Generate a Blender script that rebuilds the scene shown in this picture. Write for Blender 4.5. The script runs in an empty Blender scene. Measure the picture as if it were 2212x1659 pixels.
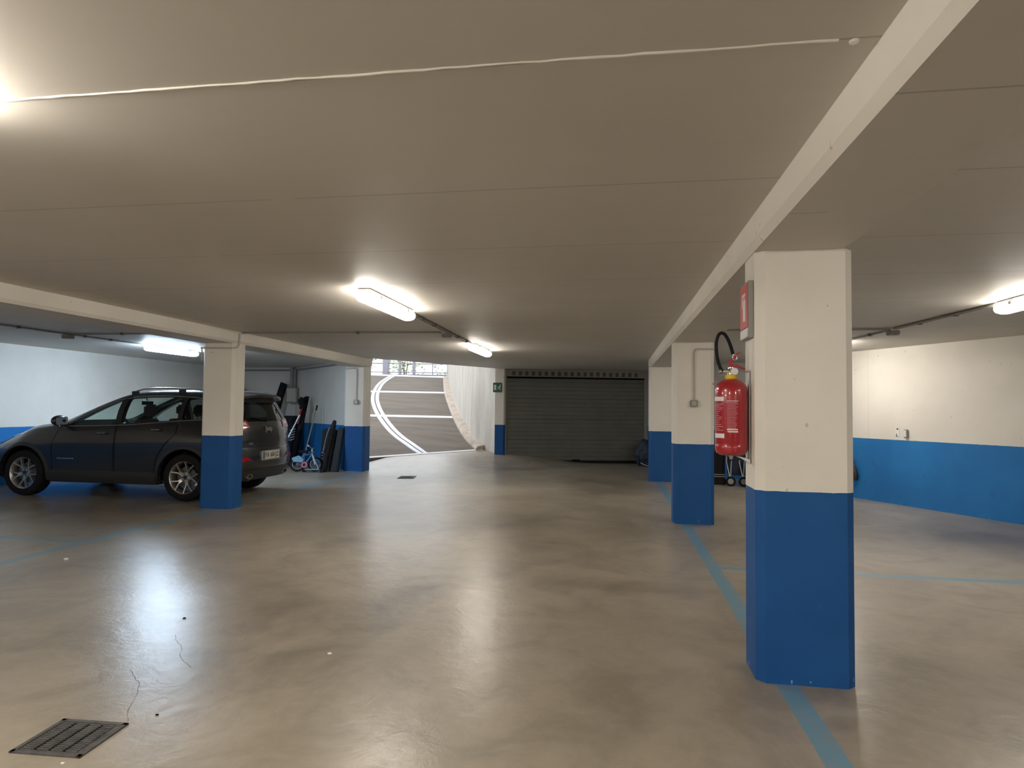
import bpy, bmesh, math, random
from mathutils import Vector, Matrix
random.seed(7)
sc = bpy.context.scene
C = sc.collection
PI = math.pi

# ------------------------------------------------------------------ camera
F_PX, PITCH, YAW, ROLL, EYE = 1368.97, 0.0387, 0.158, 0.0114, 1.45
fw = Vector((-math.sin(YAW)*math.cos(PITCH), math.cos(YAW)*math.cos(PITCH), math.sin(PITCH)))
r0 = Vector((math.cos(YAW), math.sin(YAW), 0)); u0 = r0.cross(fw)
rt = r0*math.cos(ROLL) + u0*math.sin(ROLL); up = -r0*math.sin(ROLL) + u0*math.cos(ROLL)
cam = bpy.data.objects.new('camera', bpy.data.cameras.new('camera')); C.objects.link(cam)
cam.matrix_world = Matrix(((rt.x, up.x, -fw.x, 0), (rt.y, up.y, -fw.y, 0), (rt.z, up.z, -fw.z, EYE), (0, 0, 0, 1)))
cam.data.sensor_width = 36; cam.data.lens = F_PX/2212*36; cam.data.clip_start = .05; cam.data.clip_end = 300
sc.camera = cam

# ------------------------------------------------------------------ daylight + exposure
world = bpy.data.worlds.new('sky'); sc.world = world; world.use_nodes = True
bg = world.node_tree.nodes['Background']; bg.inputs[0].default_value = (.90, .95, 1.0, 1); bg.inputs[1].default_value = 2.2
sc.view_settings.view_transform = 'Standard'; sc.view_settings.look = 'None'
sc.view_settings.gamma = 1; sc.view_settings.use_curve_mapping = False; sc.view_settings.exposure = 0.0
LAMP = 45.5           # emission strength of a tube diffuser
sc.cycles.max_bounces = 10; sc.cycles.diffuse_bounces = 6; sc.cycles.glossy_bounces = 4
sc.cycles.transparent_max_bounces = 12; sc.cycles.sample_clamp_indirect = 6

# ------------------------------------------------------------------ material helpers
def mat(name, col=(.5, .5, .5), rough=.6, metal=0, coat=0, spec=None, emit=None, es=1):
    m = bpy.data.materials.new(name); m.use_nodes = True
    b = m.node_tree.nodes['Principled BSDF']
    b.inputs['Base Color'].default_value = (*col, 1); b.inputs['Roughness'].default_value = rough
    b.inputs['Metallic'].default_value = metal; b.inputs['Coat Weight'].default_value = coat
    if spec is not None: b.inputs['Specular IOR Level'].default_value = spec
    if emit: b.inputs['Emission Color'].default_value = (*emit, 1); b.inputs['Emission Strength'].default_value = es
    return m
class NT:
    def __init__(s, m): s.t = m.node_tree; s.b = s.t.nodes['Principled BSDF']
    def n(s, kind, **kw):
        x = s.t.nodes.new(kind)
        for k, v in kw.items(): setattr(x, k, v)
        return x
    def put(s, sock, v):
        if hasattr(v, 'is_output'): s.t.links.new(v, sock)
        elif isinstance(v, tuple): sock.default_value = (*v, 1) if len(v) == 3 and sock.type == 'RGBA' else v
        else: sock.default_value = v
    def m(s, op, a, b=0, c=0):
        x = s.n('ShaderNodeMath', operation=op)
        for i, v in enumerate((a, b, c)): s.put(x.inputs[i], v)
        return x.outputs[0]
    def pos(s):
        g = s.n('ShaderNodeNewGeometry'); x = s.n('ShaderNodeSeparateXYZ'); s.t.links.new(g.outputs['Position'], x.inputs[0])
        return g.outputs['Position'], x.outputs[0], x.outputs[1], x.outputs[2]
    def noise(s, vec, scale, detail=4, rough=.55, stretch=None, dist=0):
        if stretch:
            mp = s.n('ShaderNodeMapping'); s.t.links.new(vec, mp.inputs[0]); mp.inputs['Scale'].default_value = stretch; vec = mp.outputs[0]
        x = s.n('ShaderNodeTexNoise'); s.t.links.new(vec, x.inputs['Vector'])
        x.inputs['Scale'].default_value = scale; x.inputs['Detail'].default_value = detail; x.inputs['Roughness'].default_value = rough
        x.inputs['Distortion'].default_value = dist
        return x.outputs[0]
    def ramp(s, v, stops):
        x = s.n('ShaderNodeValToRGB'); s.put(x.inputs[0], v); e = x.color_ramp.elements
        while len(e) < len(stops): e.new(.5)
        for i, (p, c) in enumerate(stops):
            e[i].position = p; e[i].color = (*c, 1) if isinstance(c, tuple) else (c, c, c, 1)
        return x.outputs[0]
    def mix(s, f, a, b):
        x = s.n('ShaderNodeMix', data_type='RGBA'); s.put(x.inputs[0], f); s.put(x.inputs[6], a); s.put(x.inputs[7], b)
        return x.outputs[2]
    def mul(s, a, b):
        x = s.n('ShaderNodeMix', data_type='RGBA', blend_type='MULTIPLY'); x.inputs[0].default_value = 1; s.put(x.inputs[6], a); s.put(x.inputs[7], b)
        return x.outputs[2]
    def bump(s, h, strength=.2, dist=.01):
        x = s.n('ShaderNodeBump'); s.put(x.inputs['Height'], h); x.inputs['Strength'].default_value = strength; x.inputs['Distance'].default_value = dist
        s.t.links.new(x.outputs[0], s.b.inputs['Normal'])
    def band(s, v, c, w):   # 1 inside |v-c|<w
        return s.m('LESS_THAN', s.m('ABSOLUTE', s.m('SUBTRACT', v, c)), w)

WHITE = (.87, .835, .76); BLUE = (.008, .085, .285); WALLBLUE = (.018, .17, .46)
def painted(name, blue=True, white=WHITE, blu=BLUE, chips=.5, line=1.021, joints=False):
    m = mat(name, rough=.55, spec=.3); t = NT(m); P, x, y, z = t.pos()
    n1 = t.noise(P, 1.3, 5); n2 = t.noise(P, 22, 3)
    w = t.mul(white, t.ramp(n1, [(.3, (.90, .89, .88)), (.7, (1, 1, 1))]))
    # small scuffs
    sc1 = t.m('GREATER_THAN', t.noise(P, 16, 2, .7, (1, 1, .7)), .73)
    w = t.mix(t.m('MULTIPLY', sc1, .45), w, (.35, .32, .28))
    if joints:   # faint vertical board marks
        v = t.m('FRACT', t.m('DIVIDE', t.m('ADD', x, y), 2.6))
        w = t.mix(t.m('MULTIPLY', t.m('LESS_THAN', v, .003), .22), w, (.5, .47, .42))
    col = w
    if blue:
        wob = t.m('MULTIPLY', t.m('SUBTRACT', t.noise(P, 14, 3), .5), .008)
        f = t.m('LESS_THAN', t.m('ADD', z, wob), line)
        bl = t.mul(blu, t.ramp(t.noise(P, 2.2, 4), [(.3, (.84, .86, .9)), (.72, (1.1, 1.08, 1.05))]))
        # pale rubbed zone and chips close to the floor, a few chips higher
        low = t.m('SUBTRACT', 1, t.m('MULTIPLY', z, 9), 0)
        ch = t.m('GREATER_THAN', t.m('ADD', t.noise(P, 26, 3, .7, (1, 1, .55)), t.m('MULTIPLY', t.m('MAXIMUM', low, 0), .1)), .765 - .02*chips)
        bl = t.mix(t.m('MULTIPLY', ch, .75), bl, (.45, .52, .56))
        bl = t.mix(t.m('MULTIPLY', t.m('GREATER_THAN', t.noise(P, 5, 5, .6), .67), .35), bl, (.03, .10, .22))
        col = t.mix(f, w, bl)
    t.put(t.b.inputs['Base Color'], col)
    t.bump(t.m('ADD', t.m('MULTIPLY', n2, .5), t.noise(P, 70, 2)), .25, .004)
    return m
M = {}
M['wall'] = painted('painted_wall', joints=True, blu=WALLBLUE, white=(.77, .74, .68))
M['column'] = painted('painted_column', chips=1)
M['white'] = painted('white_paint', blue=False)

# ceiling: off-white slabs, joint lines every 1.08 m
def ceiling_mat():
    m = mat('ceiling_paint', rough=.48); t = NT(m); P, x, y, z = t.pos()
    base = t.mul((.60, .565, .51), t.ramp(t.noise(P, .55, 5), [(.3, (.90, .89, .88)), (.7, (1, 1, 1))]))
    k = t.m('DIVIDE', t.m('SUBTRACT', y, 1.86), 1.083)
    wob = t.m('MULTIPLY', t.m('SUBTRACT', t.noise(P, 1.2, 3), .5), .012)
    fr = t.m('FRACT', t.m('ADD', t.m('ADD', k, wob), 20.5)); d = t.m('ABSOLUTE', t.m('SUBTRACT', fr, .5))
    brk = t.m('GREATER_THAN', t.noise(P, 1.4, 3, .5, (1, .2, 1)), .40)
    ln = t.m('MULTIPLY', t.m('MULTIPLY', t.m('LESS_THAN', d, .0045), brk), t.m('LESS_THAN', y, 12.2))
    # lengthways joints on the slabs in front of the far door
    d2 = t.m('ABSOLUTE', t.m('SUBTRACT', t.m('FRACT', t.m('DIVIDE', t.m('ADD', x, 21.85), 1.25)), .5))
    ln2 = t.m('MULTIPLY', t.m('LESS_THAN', d2, .007), t.m('GREATER_THAN', y, 14.2))
    ln = t.m('MAXIMUM', ln, ln2)
    t.put(t.b.inputs['Base Color'], t.mix(t.m('MULTIPLY', ln, .55), base, (.25, .23, .20)))
    t.put(t.b.inputs['Roughness'], t.ramp(t.noise(P, 3, 4, .6, (.3, 2, 1)), [(.3, .48), (.7, .60)]))
    h = t.m('SUBTRACT', t.m('MULTIPLY', t.noise(P, 45, 3), .3), t.m('MULTIPLY', ln, 1.5))
    t.bump(h, .3, .004)
    return m
M['ceiling'] = ceiling_mat()

# floor: trowelled, sealed concrete with worn blue bay lines
def floor_mat():
    m = mat('trowelled_concrete', rough=.3); t = NT(m); P, x, y, z = t.pos()
    a = t.noise(P, .45, 6, .55, None, .8); b = t.noise(P, 1.7, 6, .58, None, 1.6); c = t.noise(P, 13, 4, .6, None, .6)
    col = t.ramp(a, [(.30, (.215, .185, .145)), (.48, (.335, .292, .228)), (.70, (.42, .372, .296))])
    col = t.mul(col, t.ramp(b, [(.30, (.76, .75, .74)), (.52, (.98, .98, .98)), (.75, (1.12, 1.11, 1.10))]))
    col = t.mul(col, t.ramp(c, [(.3, (.93, .93, .93)), (.7, (1.05, 1.05, 1.05))]))
    # bay lines: worn light blue paint
    def seg(v, c0, w, u, u0, u1):
        e = t.m('MULTIPLY', t.m('GREATER_THAN', u, u0), t.m('LESS_THAN', u, u1)); return t.m('MULTIPLY', t.band(v, c0, w), e)
    wb = t.m('ADD', x, t.m('MULTIPLY', t.m('SUBTRACT', t.noise(P, 1.2, 2), .5), .03))
    L = seg(wb, .925, .058, y, -7, 13.5)
    for s_ in (seg(wb, -5.45, .058, y, -7, 13.3), seg(y, 6.15, .05, x, .98, 6.5), seg(y, 5.93, .05, x, -9, -5.45),
               seg(y, 1.5, .05, x, .98, 9.2)):
        L = t.m('MAXIMUM', L, s_)
    wear = t.ramp(t.m('ADD', t.noise(P, 5, 6, .7, (1, .6, 1)), t.m('MULTIPLY', t.m('SUBTRACT', t.noise(P, .5, 2), .5), .5)), [(.28, .42), (.55, .95)])
    # the left lines are far more worn than the right ones
    wl = t.m('ADD', t.m('MULTIPLY', t.m('GREATER_THAN', x, -2), .0), .95)
    col = t.mix(t.m('MULTIPLY', t.m('MULTIPLY', L, wear), wl), col, (.13, .30, .42))
    t.put(t.b.inputs['Base Color'], col)
    t.b.inputs['Roughness'].default_value = .31
    t.b.inputs['Specular IOR Level'].default_value = .62
    t.bump(t.m('ADD', t.m('ADD', t.m('MULTIPLY', b, .8), t.m('MULTIPLY', c, .35)), t.m('MULTIPLY', t.noise(P, 5.5, 4, .6, None, 1.0), .8)), .17, .02)
    return m
M['floor'] = floor_mat()

def noisy(name, c1, c2, scale=6, rough=.7, bump=.2, stretch=None, dist=.005):
    m = mat(name, rough=rough); t = NT(m)
    tc = t.n('ShaderNodeTexCoord'); v = tc.outputs['Object']
    n = t.noise(v, scale, 6, .6, stretch); t.put(t.b.inputs['Base Color'], t.ramp(n, [(.3, c1), (.7, c2)]))
    t.bump(t.noise(v, scale*6, 3, .6, stretch), bump, dist); return m
M['ramp'] = noisy('ramp_screed', (.105, .083, .064), (.17, .138, .108), 1.2, .8, .5, (.6, 2.2, 1), .02)
M['curb'] = noisy('curb_concrete', (.36, .29, .23), (.58, .50, .42), 4, .85, .4)
M['rampwall'] = noisy('fair_faced_concrete', (.48, .44, .385), (.66, .615, .55), 3, .85, .6, (1, 1, .25), .01)
M['line_white'] = noisy('white_line_paint', (.70, .72, .76), (.82, .83, .86), 9, .6)
M['iron'] = noisy('cast_iron', (.035, .033, .032), (.10, .095, .09), 20, .6, .5)
M['black'] = mat('black_rubber', (.012, .012, .013), .65)
M['dark_hole'] = mat('dark_void', (.006, .006, .006), .9, spec=0)
M['greyplastic'] = mat('grey_pvc', (.30, .29, .27), .5)
M['conduit'] = mat('grey_conduit', (.26, .25, .235), .45)
M['conduit_white'] = painted('painted_conduit', blue=False, white=(.55, .53, .49))
M['clip'] = mat('dark_clip', (.10, .10, .10), .6)
M['housing'] = mat('lamp_housing', (.48, .48, .47), .5)
M['glow_warm'] = mat('diffuser_warm', (.9, .9, .85), .4, emit=(1.0, .925, .82), es=LAMP)
M['glow_cool'] = mat('diffuser_cool', (.9, .9, .95), .4, emit=(.62, .80, 1.0), es=LAMP*3.4)
M['glow_near'] = mat('diffuser_near', (.9, .9, .85), .4, emit=(1.0, .93, .83), es=LAMP*1.8)
M['glow_rear_fill'] = mat('diffuser_rear_fill', (.9, .9, .85), .4, emit=(1.0, .93, .83), es=LAMP*4.2)  # unseen rear lamps, output raised as fill for the column fronts
M['red'] = mat('red_enamel', (.36, .008, .018), .28, coat=.6)
M['chrome'] = mat('chrome', (.75, .75, .76), .18, 1)
M['steel'] = mat('brushed_steel', (.5, .5, .5), .35, 1)
M['yellow'] = mat('yellow_plastic', (.72, .52, .02), .4)
M['labelwhite'] = mat('label_white', (.75, .73, .73), .5)
M['labelpink'] = mat('label_print', (.55, .22, .24), .5)
M['green'] = mat('sign_green', (.008, .12, .055), .4)
M['door'] = None

# ------------------------------------------------------------------ mesh helpers
def obj(name, bm, m, parent=None, smooth=False, loc=None):
    me = bpy.data.meshes.new(name)
    if hasattr(bm, 'normal_update'): bm.normal_update()
    bm.to_mesh(me); bm.free()
    ms = m if isinstance(m, (list, tuple)) else [m]
    for k in ms: me.materials.append(k)
    if smooth:
        for p in me.polygons: p.use_smooth = True
        try: me.set_sharp_from_angle(angle=math.radians(40))
        except Exception: pass
    o = bpy.data.objects.new(name, me); C.objects.link(o)
    if parent: o.parent = parent
    if loc: o.location = loc
    return o
def empty(name, loc=(0, 0, 0), rz=0):
    o = bpy.data.objects.new(name, None); C.objects.link(o); o.location = loc; o.rotation_euler.z = rz; o.empty_display_size = .1
    return o
def tag(o, label=None, cat=None, group=None, kind=None):
    if label: o['label'] = label
    if cat: o['category'] = cat
    if group: o['group'] = group
    if kind: o['kind'] = kind
    return o
def struct(o): o['kind'] = 'structure'; return o
def box(bm, x0, x1, y0, y1, z0, z1, bev=0, mi=0, seg=1):
    t = bmesh.new()
    vs = [t.verts.new((x, y, z)) for x in (x0, x1) for y in (y0, y1) for z in (z0, z1)]
    for f in ((0, 1, 3, 2), (4, 6, 7, 5), (0, 4, 5, 1), (2, 3, 7, 6), (0, 2, 6, 4), (1, 5, 7, 3)): t.faces.new([vs[i] for i in f])
    if bev: bmesh.ops.bevel(t, geom=t.edges[:], offset=bev, segments=seg, affect='EDGES', clamp_overlap=True)
    for f in t.faces: f.material_index = mi
    merge(bm, t)
def merge(bm, t):
    me = bpy.data.meshes.new('tmp'); t.to_mesh(me); t.free(); bm.from_mesh(me); bpy.data.meshes.remove(me)
def xform(bm_, mtx):
    bmesh.ops.transform(bm_, matrix=mtx, verts=bm_.verts[:]); return bm_
def tube(bm, pts, r, n=10, mi=0, cap=True, closed=False):
    pts = [Vector(p) for p in pts]; rs = r if isinstance(r, (list, tuple)) else [r]*len(pts)
    rings = []; prev = None; N = len(pts)
    for i, p in enumerate(pts):
        if closed: d = (pts[(i+1) % N]-pts[i-1])
        else: d = pts[min(i+1, N-1)]-pts[max(i-1, 0)]
        d.normalize()
        if prev is None:
            a = Vector((0, 0, 1)) if abs(d.z) < .9 else Vector((1, 0, 0)); s = d.cross(a).normalized()
        else:
            s = (prev-d*prev.dot(d)).normalized()
        prev = s; q = d.cross(s)
        rings.append([bm.verts.new(p+(s*math.cos(2*PI*k/n)+q*math.sin(2*PI*k/n))*rs[i]) for k in range(n)])
    rr = range(N) if closed else range(N-1)
    for i in rr:
        A, B = rings[i], rings[(i+1) % N]
        for k in range(n):
            f = bm.faces.new((A[k], A[(k+1) % n], B[(k+1) % n], B[k])); f.material_index = mi
    if cap and not closed:
        f = bm.faces.new(rings[0][::-1]); f.material_index = mi
        f = bm.faces.new(rings[-1]); f.material_index = mi
def lathe(bm, prof, n=24, mtx=None, mi=0, a0=0, a1=2*PI):
    """prof: list of (radius, z) around local Z"""
    full = abs(a1-a0-2*PI) < 1e-6; t = bmesh.new(); rings = []
    for r, z in prof:
        if r < 1e-6: rings.append([t.verts.new((0, 0, z))])
        else: rings.append([t.verts.new((r*math.cos(a0+(a1-a0)*k/n), r*math.sin(a0+(a1-a0)*k/n), z)) for k in range(n if full else n+1)])
    for A, B in zip(rings, rings[1:]):
        la, lb = len(A), len(B)
        if la == 1 and lb == 1: continue
        m_ = max(la, lb); rng = range(m_ if full else m_-1)
        for k in rng:
            k2 = (k+1) % m_
            vs = [A[0]] if la == 1 else [A[k], A[k2]]
            vs += [B[0]] if lb == 1 else [B[k2], B[k]]
            if len(set(vs)) > 2: t.faces.new(vs)
    for f in t.faces: f.material_index = mi
    bmesh.ops.recalc_face_normals(t, faces=t.faces[:])
    if mtx is not None: xform(t, mtx)
    merge(bm, t)
def prism(bm, poly, z0, z1, axis='z', mi=0, bev=0):
    """extrude a 2D polygon; axis z: (x,y); axis y: (x,z) between y=z0..z1; axis x: (y,z)"""
    t = bmesh.new()
    def mk(p, h): return {'z': (p[0], p[1], h), 'y': (p[0], h, p[1]), 'x': (h, p[0], p[1])}[axis]
    A = [t.verts.new(mk(p, z0)) for p in poly]; B = [t.verts.new(mk(p, z1)) for p in poly]; n = len(poly)
    t.faces.new(A); t.faces.new(B[::-1])
    for i in range(n): t.faces.new((A[i], B[i], B[(i+1) % n], A[(i+1) % n]))
    bmesh.ops.recalc_face_normals(t, faces=t.faces[:])
    if bev: bmesh.ops.bevel(t, geom=t.edges[:], offset=bev, segments=2, affect='EDGES', clamp_overlap=True)
    for f in t.faces: f.material_index = mi
    merge(bm, t)
def bezier(a, b, c, d, n=12):
    a, b, c, d = map(Vector, (a, b, c, d))
    return [a*(1-t)**3+b*3*t*(1-t)**2+c*3*t*t*(1-t)+d*t**3 for t in [i/n for i in range(n+1)]]
def smooth(pts, n=6):
    P = [Vector(p) for p in pts]; out = []
    for i in range(len(P)-1):
        p0 = P[max(i-1, 0)]; p1 = P[i]; p2 = P[i+1]; p3 = P[min(i+2, len(P)-1)]
        for k in range(n):
            t = k/n; out.append(.5*((2*p1)+(p2-p0)*t+(2*p0-5*p1+4*p2-p3)*t*t+(3*p1-p0-3*p2+p3)*t**3))
    return out+[P[-1]]
def text(name, s, size, m, mtx, parent=None, depth=.001, bold=0):
    cu = bpy.data.curves.new('txt', 'FONT'); cu.body = s; cu.size = size; cu.extrude = depth; cu.offset = bold; cu.align_x = 'CENTER'; cu.align_y = 'CENTER'
    o = bpy.data.objects.new('txt', cu); C.objects.link(o); dg = bpy.context.evaluated_depsgraph_get()
    me = bpy.data.meshes.new_from_object(o.evaluated_get(dg)); bpy.data.objects.remove(o)
    me.transform(mtx); me.name = name; me.materials.clear(); me.materials.append(m)
    q = bpy.data.objects.new(name, me); C.objects.link(q)
    if parent: q.parent = parent
    return q
def sstep(t): t = max(0, min(1, t)); return t*t*(3-2*t)

# ------------------------------------------------------------------ plan
ZC, ZS = 2.495, 2.33
RA, RB = Vector((-6.1, 15.35, .15)), Vector((-3.5, 17.1, .30))
def floor_z(x, y):
    nx, ny = -.558, .83
    s = (x-RA.x)*nx+(y-RA.y)*ny; t = ((x-RA.x)*(RB.x-RA.x)+(y-RA.y)*(RB.y-RA.y))/9.82
    zb = .15+.15*max(-.2, min(1.1, t)); h = zb*sstep(1+s/3.0)
    if x > -2.6: h *= 1-.85*sstep((x+2.6)/2.2)
    if x < -5.6:
        g = 0
        k = sstep((-5.6-x)/.8); h = h*(1-k)+g*k
    return h
def RWX(y): return 4.10-.5424*(y-11.6)          # right wall line
Y0 = -7.0
CORNER = (-8.49, 16.03); LW = -10.55
DL, DR = Vector((-2.93, 16.50)), Vector((.93, 17.45))   # line of the far door
# floor grid clipped by the plan outline
OUT = [(LW-.3, Y0-.3), (RWX(Y0)+.3, Y0-.3), (RWX(17.75)+.35, 17.75), (-2.75, 16.85), (-3.0, 16.75), (RB.x, RB.y), (RA.x, RA.y), (-6.35, 14.0), (-8.45, 16.25), (LW-.3, 16.35)]
def build_floor():
    bm = bmesh.new(); xs = []; ys = []
    x = LW-.3
    while x < RWX(Y0)+.6: xs.append(x); x += .25 if -9 < x < 1.5 else .8
    y = Y0-.3
    while y < 18.0: ys.append(y); y += .9 if y < 11.5 else .2
    g = [[bm.verts.new((a, b, 0)) for b in ys] for a in xs]
    for i in range(len(xs)-1):
        for j in range(len(ys)-1): bm.faces.new((g[i][j], g[i+1][j], g[i+1][j+1], g[i][j+1]))
    # cut by outline, then drop faces whose centre is outside
    n = len(OUT)
    for i in range(n):
        a, b = Vector((*OUT[i], 0)), Vector((*OUT[(i+1) % n], 0)); d = b-a
        bmesh.ops.bisect_plane(bm, geom=bm.verts[:]+bm.edges[:]+bm.faces[:], plane_co=a, plane_no=Vector((d.y, -d.x, 0)).normalized(), dist=1e-5)
    def inside(px, py):
        c = False
        for i in range(n):
            (x1, y1), (x2, y2) = OUT[i], OUT[(i+1) % n]
            if (y1 > py) != (y2 > py) and px < (x2-x1)*(py-y1)/(y2-y1)+x1: c = not c
        return c
    bmesh.ops.delete(bm, geom=[f for f in bm.faces if not inside(*f.calc_center_median()[:2])], context='FACES')
    for v in bm.verts: v.co.z = floor_z(v.co.x, v.co.y)
    bmesh.ops.recalc_face_normals(bm, faces=bm.faces[:])
    r = bmesh.ops.extrude_face_region(bm, geom=bm.faces[:])
    for v in [e for e in r['geom'] if isinstance(e, bmesh.types.BMVert)]: v.co.z -= .25
    bmesh.ops.recalc_face_normals(bm, faces=bm.faces[:])
    return struct(obj('floor', bm, M['floor'], smooth=True))
build_floor()

def wall(name, a, b, th, z0=-.1, z1=ZC, m=None, side=1):
    """vertical wall whose room face runs a->b, thickness to the given side"""
    a, b = Vector(a), Vector(b); d = (b-a).normalized(); nrm = Vector((-d.y, d.x))*side*th
    bm = bmesh.new(); prism(bm, [a[:], b[:], (b+nrm)[:], (a+nrm)[:]], z0, z1)
    return struct(obj(name, bm, m or M['wall']))
wall('wall_left', (LW, Y0), (LW, 16.2), .25)
wall('wall_back', (LW, 16.05), CORNER, .25)
wall('wall_bay', CORNER, (-5.86, 13.62), .2)
wall('wall_right', (RWX(Y0), Y0), (RWX(17.7), 17.7), .25, side=-1)
wall('wall_front', (LW-.2, Y0), (RWX(Y0)+.2, Y0), .25, side=-1)
# ceiling slab
CE = [(LW-.3, Y0-.3), (RWX(Y0)+.3, Y0-.3), (RWX(17.9)+.3, 17.9), (-2.95, 16.95), (-3.0, 16.33), (-5.17, 12.98), (-5.38, 13.30), (-5.38, 13.68), (-5.85, 13.8), (-8.45, 16.3), (LW-.3, 16.3)]
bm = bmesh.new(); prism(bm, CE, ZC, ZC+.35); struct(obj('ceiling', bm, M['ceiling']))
# raised mortar bead along the nearest joint
bm = bmesh.new(); pts = []
x = -5.2
while x < .63:
    pts.append((x, 1.855+.02*math.sin(x*.5)*.5+.003*random.uniform(-1, 1), ZC-.001)); x += .06
tube(bm, pts, [.0034+.0022*random.random() for _ in pts], 6)
t_ = bmesh.new(); lathe(t_, [(0, -.008), (.012, -.006), (.014, 0)], 10, Matrix.Translation((.665, 1.872, ZC))); merge(bm, t_)
struct(obj('trim_1', bm, M['white'], smooth=True))

# beams (chamfered lower edges)
def beam(x0, x1, y0, y1, label):
    c = .032
    poly = [(x0, ZC+.02), (x0, ZS+c), (x0+c, ZS), (x1-c, ZS), (x1, ZS+c), (x1, ZC+.02)]
    bm = bmesh.new(); prism(bm, poly, y0, y1, axis='y')
    bm.normal_update()
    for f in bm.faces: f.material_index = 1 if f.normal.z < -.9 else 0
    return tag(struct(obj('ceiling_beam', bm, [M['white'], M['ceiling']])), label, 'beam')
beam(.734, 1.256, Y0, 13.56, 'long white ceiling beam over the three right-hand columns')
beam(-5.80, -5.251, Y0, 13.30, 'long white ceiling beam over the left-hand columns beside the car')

def column(x0, x1, y0, y1, label, ch=.045, ztop=ZS, zb=-.02):
    poly = [(x0+ch, y0), (x1-ch, y0), (x1, y0+ch), (x1, y1-ch), (x1-ch, y1), (x0+ch, y1), (x0, y1-ch), (x0, y0+ch)]
    bm = bmesh.new(); prism(bm, poly, zb, ztop)
    return tag(obj('concrete_column', bm, M['column']), label, 'column', 'blue and white columns')
column(.772, 1.275, 3.615, 3.95, 'nearest blue and white concrete column with the fire extinguisher on its side')
column(.772, 1.283, 8.40, 8.72, 'blue and white column with a conduit and switch box, just beyond the fire extinguisher')
column(.735, 1.25, 13.24, 13.56, 'farthest right-hand blue and white column beside the dark garage door')
column(-5.765, -5.26, 8.175, 8.475, 'blue and white column standing in front of the dark parked car')
column(-5.89, -5.395, 13.30, 13.66, 'blue and white column at the left edge of the ramp opening', zb=-.1, ztop=ZC+.01)
# narrow pier carrying the exit sign, start of the ramp wall
PX = [(-3.06, 16.40), (-2.83, 16.40), (-2.80, 16.44), (-2.80, 16.85), (-3.06, 16.72)]
bm = bmesh.new(); prism(bm, PX, 0, ZC+.02); tag(obj('concrete_column', bm, M['column']), 'narrow blue and white pier with the green exit sign, between ramp and door', 'column', 'blue and white columns')

# ------------------------------------------------------------------ ramp outside
ROWS = [(RA, RB), (Vector((-8.119, 20.5, 1.154)), Vector((-5.229, 21.2, 1.121))), (Vector((-10.318, 26, 2.109)), Vector((-6.874, 26.8, 2.096))), (Vector((-12.719, 32, 3.195)), Vector((-8.654, 32.8, 3.103)))]
def rsurf(t, u):
    i = min(int(t), 2); k = t-i
    return (ROWS[i][0]*(1-k)+ROWS[i+1][0]*k)*(1-u)+(ROWS[i][1]*(1-k)+ROWS[i+1][1]*k)*u
ramp = struct(empty('ramp', (-5, 17, 0))); off = Vector((5, -17, 0))
bm = bmesh.new(); T = [i/8 for i in range(25)]; U = [-1.1+.21*k for k in range(11)]
g = [[bm.verts.new(rsurf(t, u)+off) for u in U] for t in T]
for i in range(len(T)-1):
    for j in range(len(U)-1): bm.faces.new((g[i][j], g[i][j+1], g[i+1][j+1], g[i+1][j]))
# level ground at the top
top = [bm.verts.new((v.co.x-3.5, v.co.y+14, v.co.z+.05)) for v in g[-1]]
for j in range(len(U)-1): bm.faces.new((g[-1][j], g[-1][j+1], top[j+1], top[j]))
r_ = bmesh.ops.extrude_face_region(bm, geom=bm.faces[:])
for v in [e for e in r_['geom'] if isinstance(e, bmesh.types.BMVert)]: v.co.z -= .3
bmesh.ops.bisect_plane(bm, geom=bm.verts[:]+bm.edges[:]+bm.faces[:], plane_co=Vector((-5.86, 13.62, 0))+off+Vector((.676, .737, 0))*.6, plane_no=(-.676, -.737, 0), clear_outer=True)
bmesh.ops.recalc_face_normals(bm, faces=bm.faces[:])
obj('ramp_slab', bm, M['ramp'], ramp, True)
def ribbon(name, pts, w, lift=.006, th=.012, m=None, parent=ramp, o_=off, offs=0):
    P = smooth(pts, 6); bm = bmesh.new(); rows = []
    for i, p in enumerate(P):
        d = P[min(i+1, len(P)-1)]-P[max(i-1, 0)]; s = Vector((d.y, -d.x, 0)).normalized(); c = p+o_+s*offs
        rows.append([bm.verts.new(c+s*a+Vector((0, 0, h))) for a, h in ((-w/2, lift), (w/2, lift), (w/2, lift-th), (-w/2, lift-th))])
    for A, B in zip(rows, rows[1:]):
        for k in range(4): bm.faces.new((A[k], A[(k+1) % 4], B[(k+1) % 4], B[k]))
    bm.faces.new(rows[0]); bm.faces.new(rows[-1][::-1]); bmesh.ops.recalc_face_normals(bm, faces=bm.faces[:])
    return obj(name, bm, m or M['line_white'], parent)
GU = [(-4.89, 16.19, .22), (-5.19, 16.55, .30), (-5.59, 17.07, .42), (-6.19, 17.88, .59), (-6.85, 18.92, .81), (-7.71, 20.47, 1.13), (-8.55, 22.2, 1.44), (-9.36, 24.08, 1.77), (-10.13, 26.22, 2.14), (-10.82, 28.58, 2.55), (-11.21, 30.55, 2.89), (-11.46, 32.22, 3.16)]
ribbon('curved_line', GU, .13, .014, .03, offs=.09)
ribbon('curved_line', GU, .13, .014, .03, offs=-.09)
ribbon('line_groove', GU, .05, .008, .02, m=M['iron'])
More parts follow.
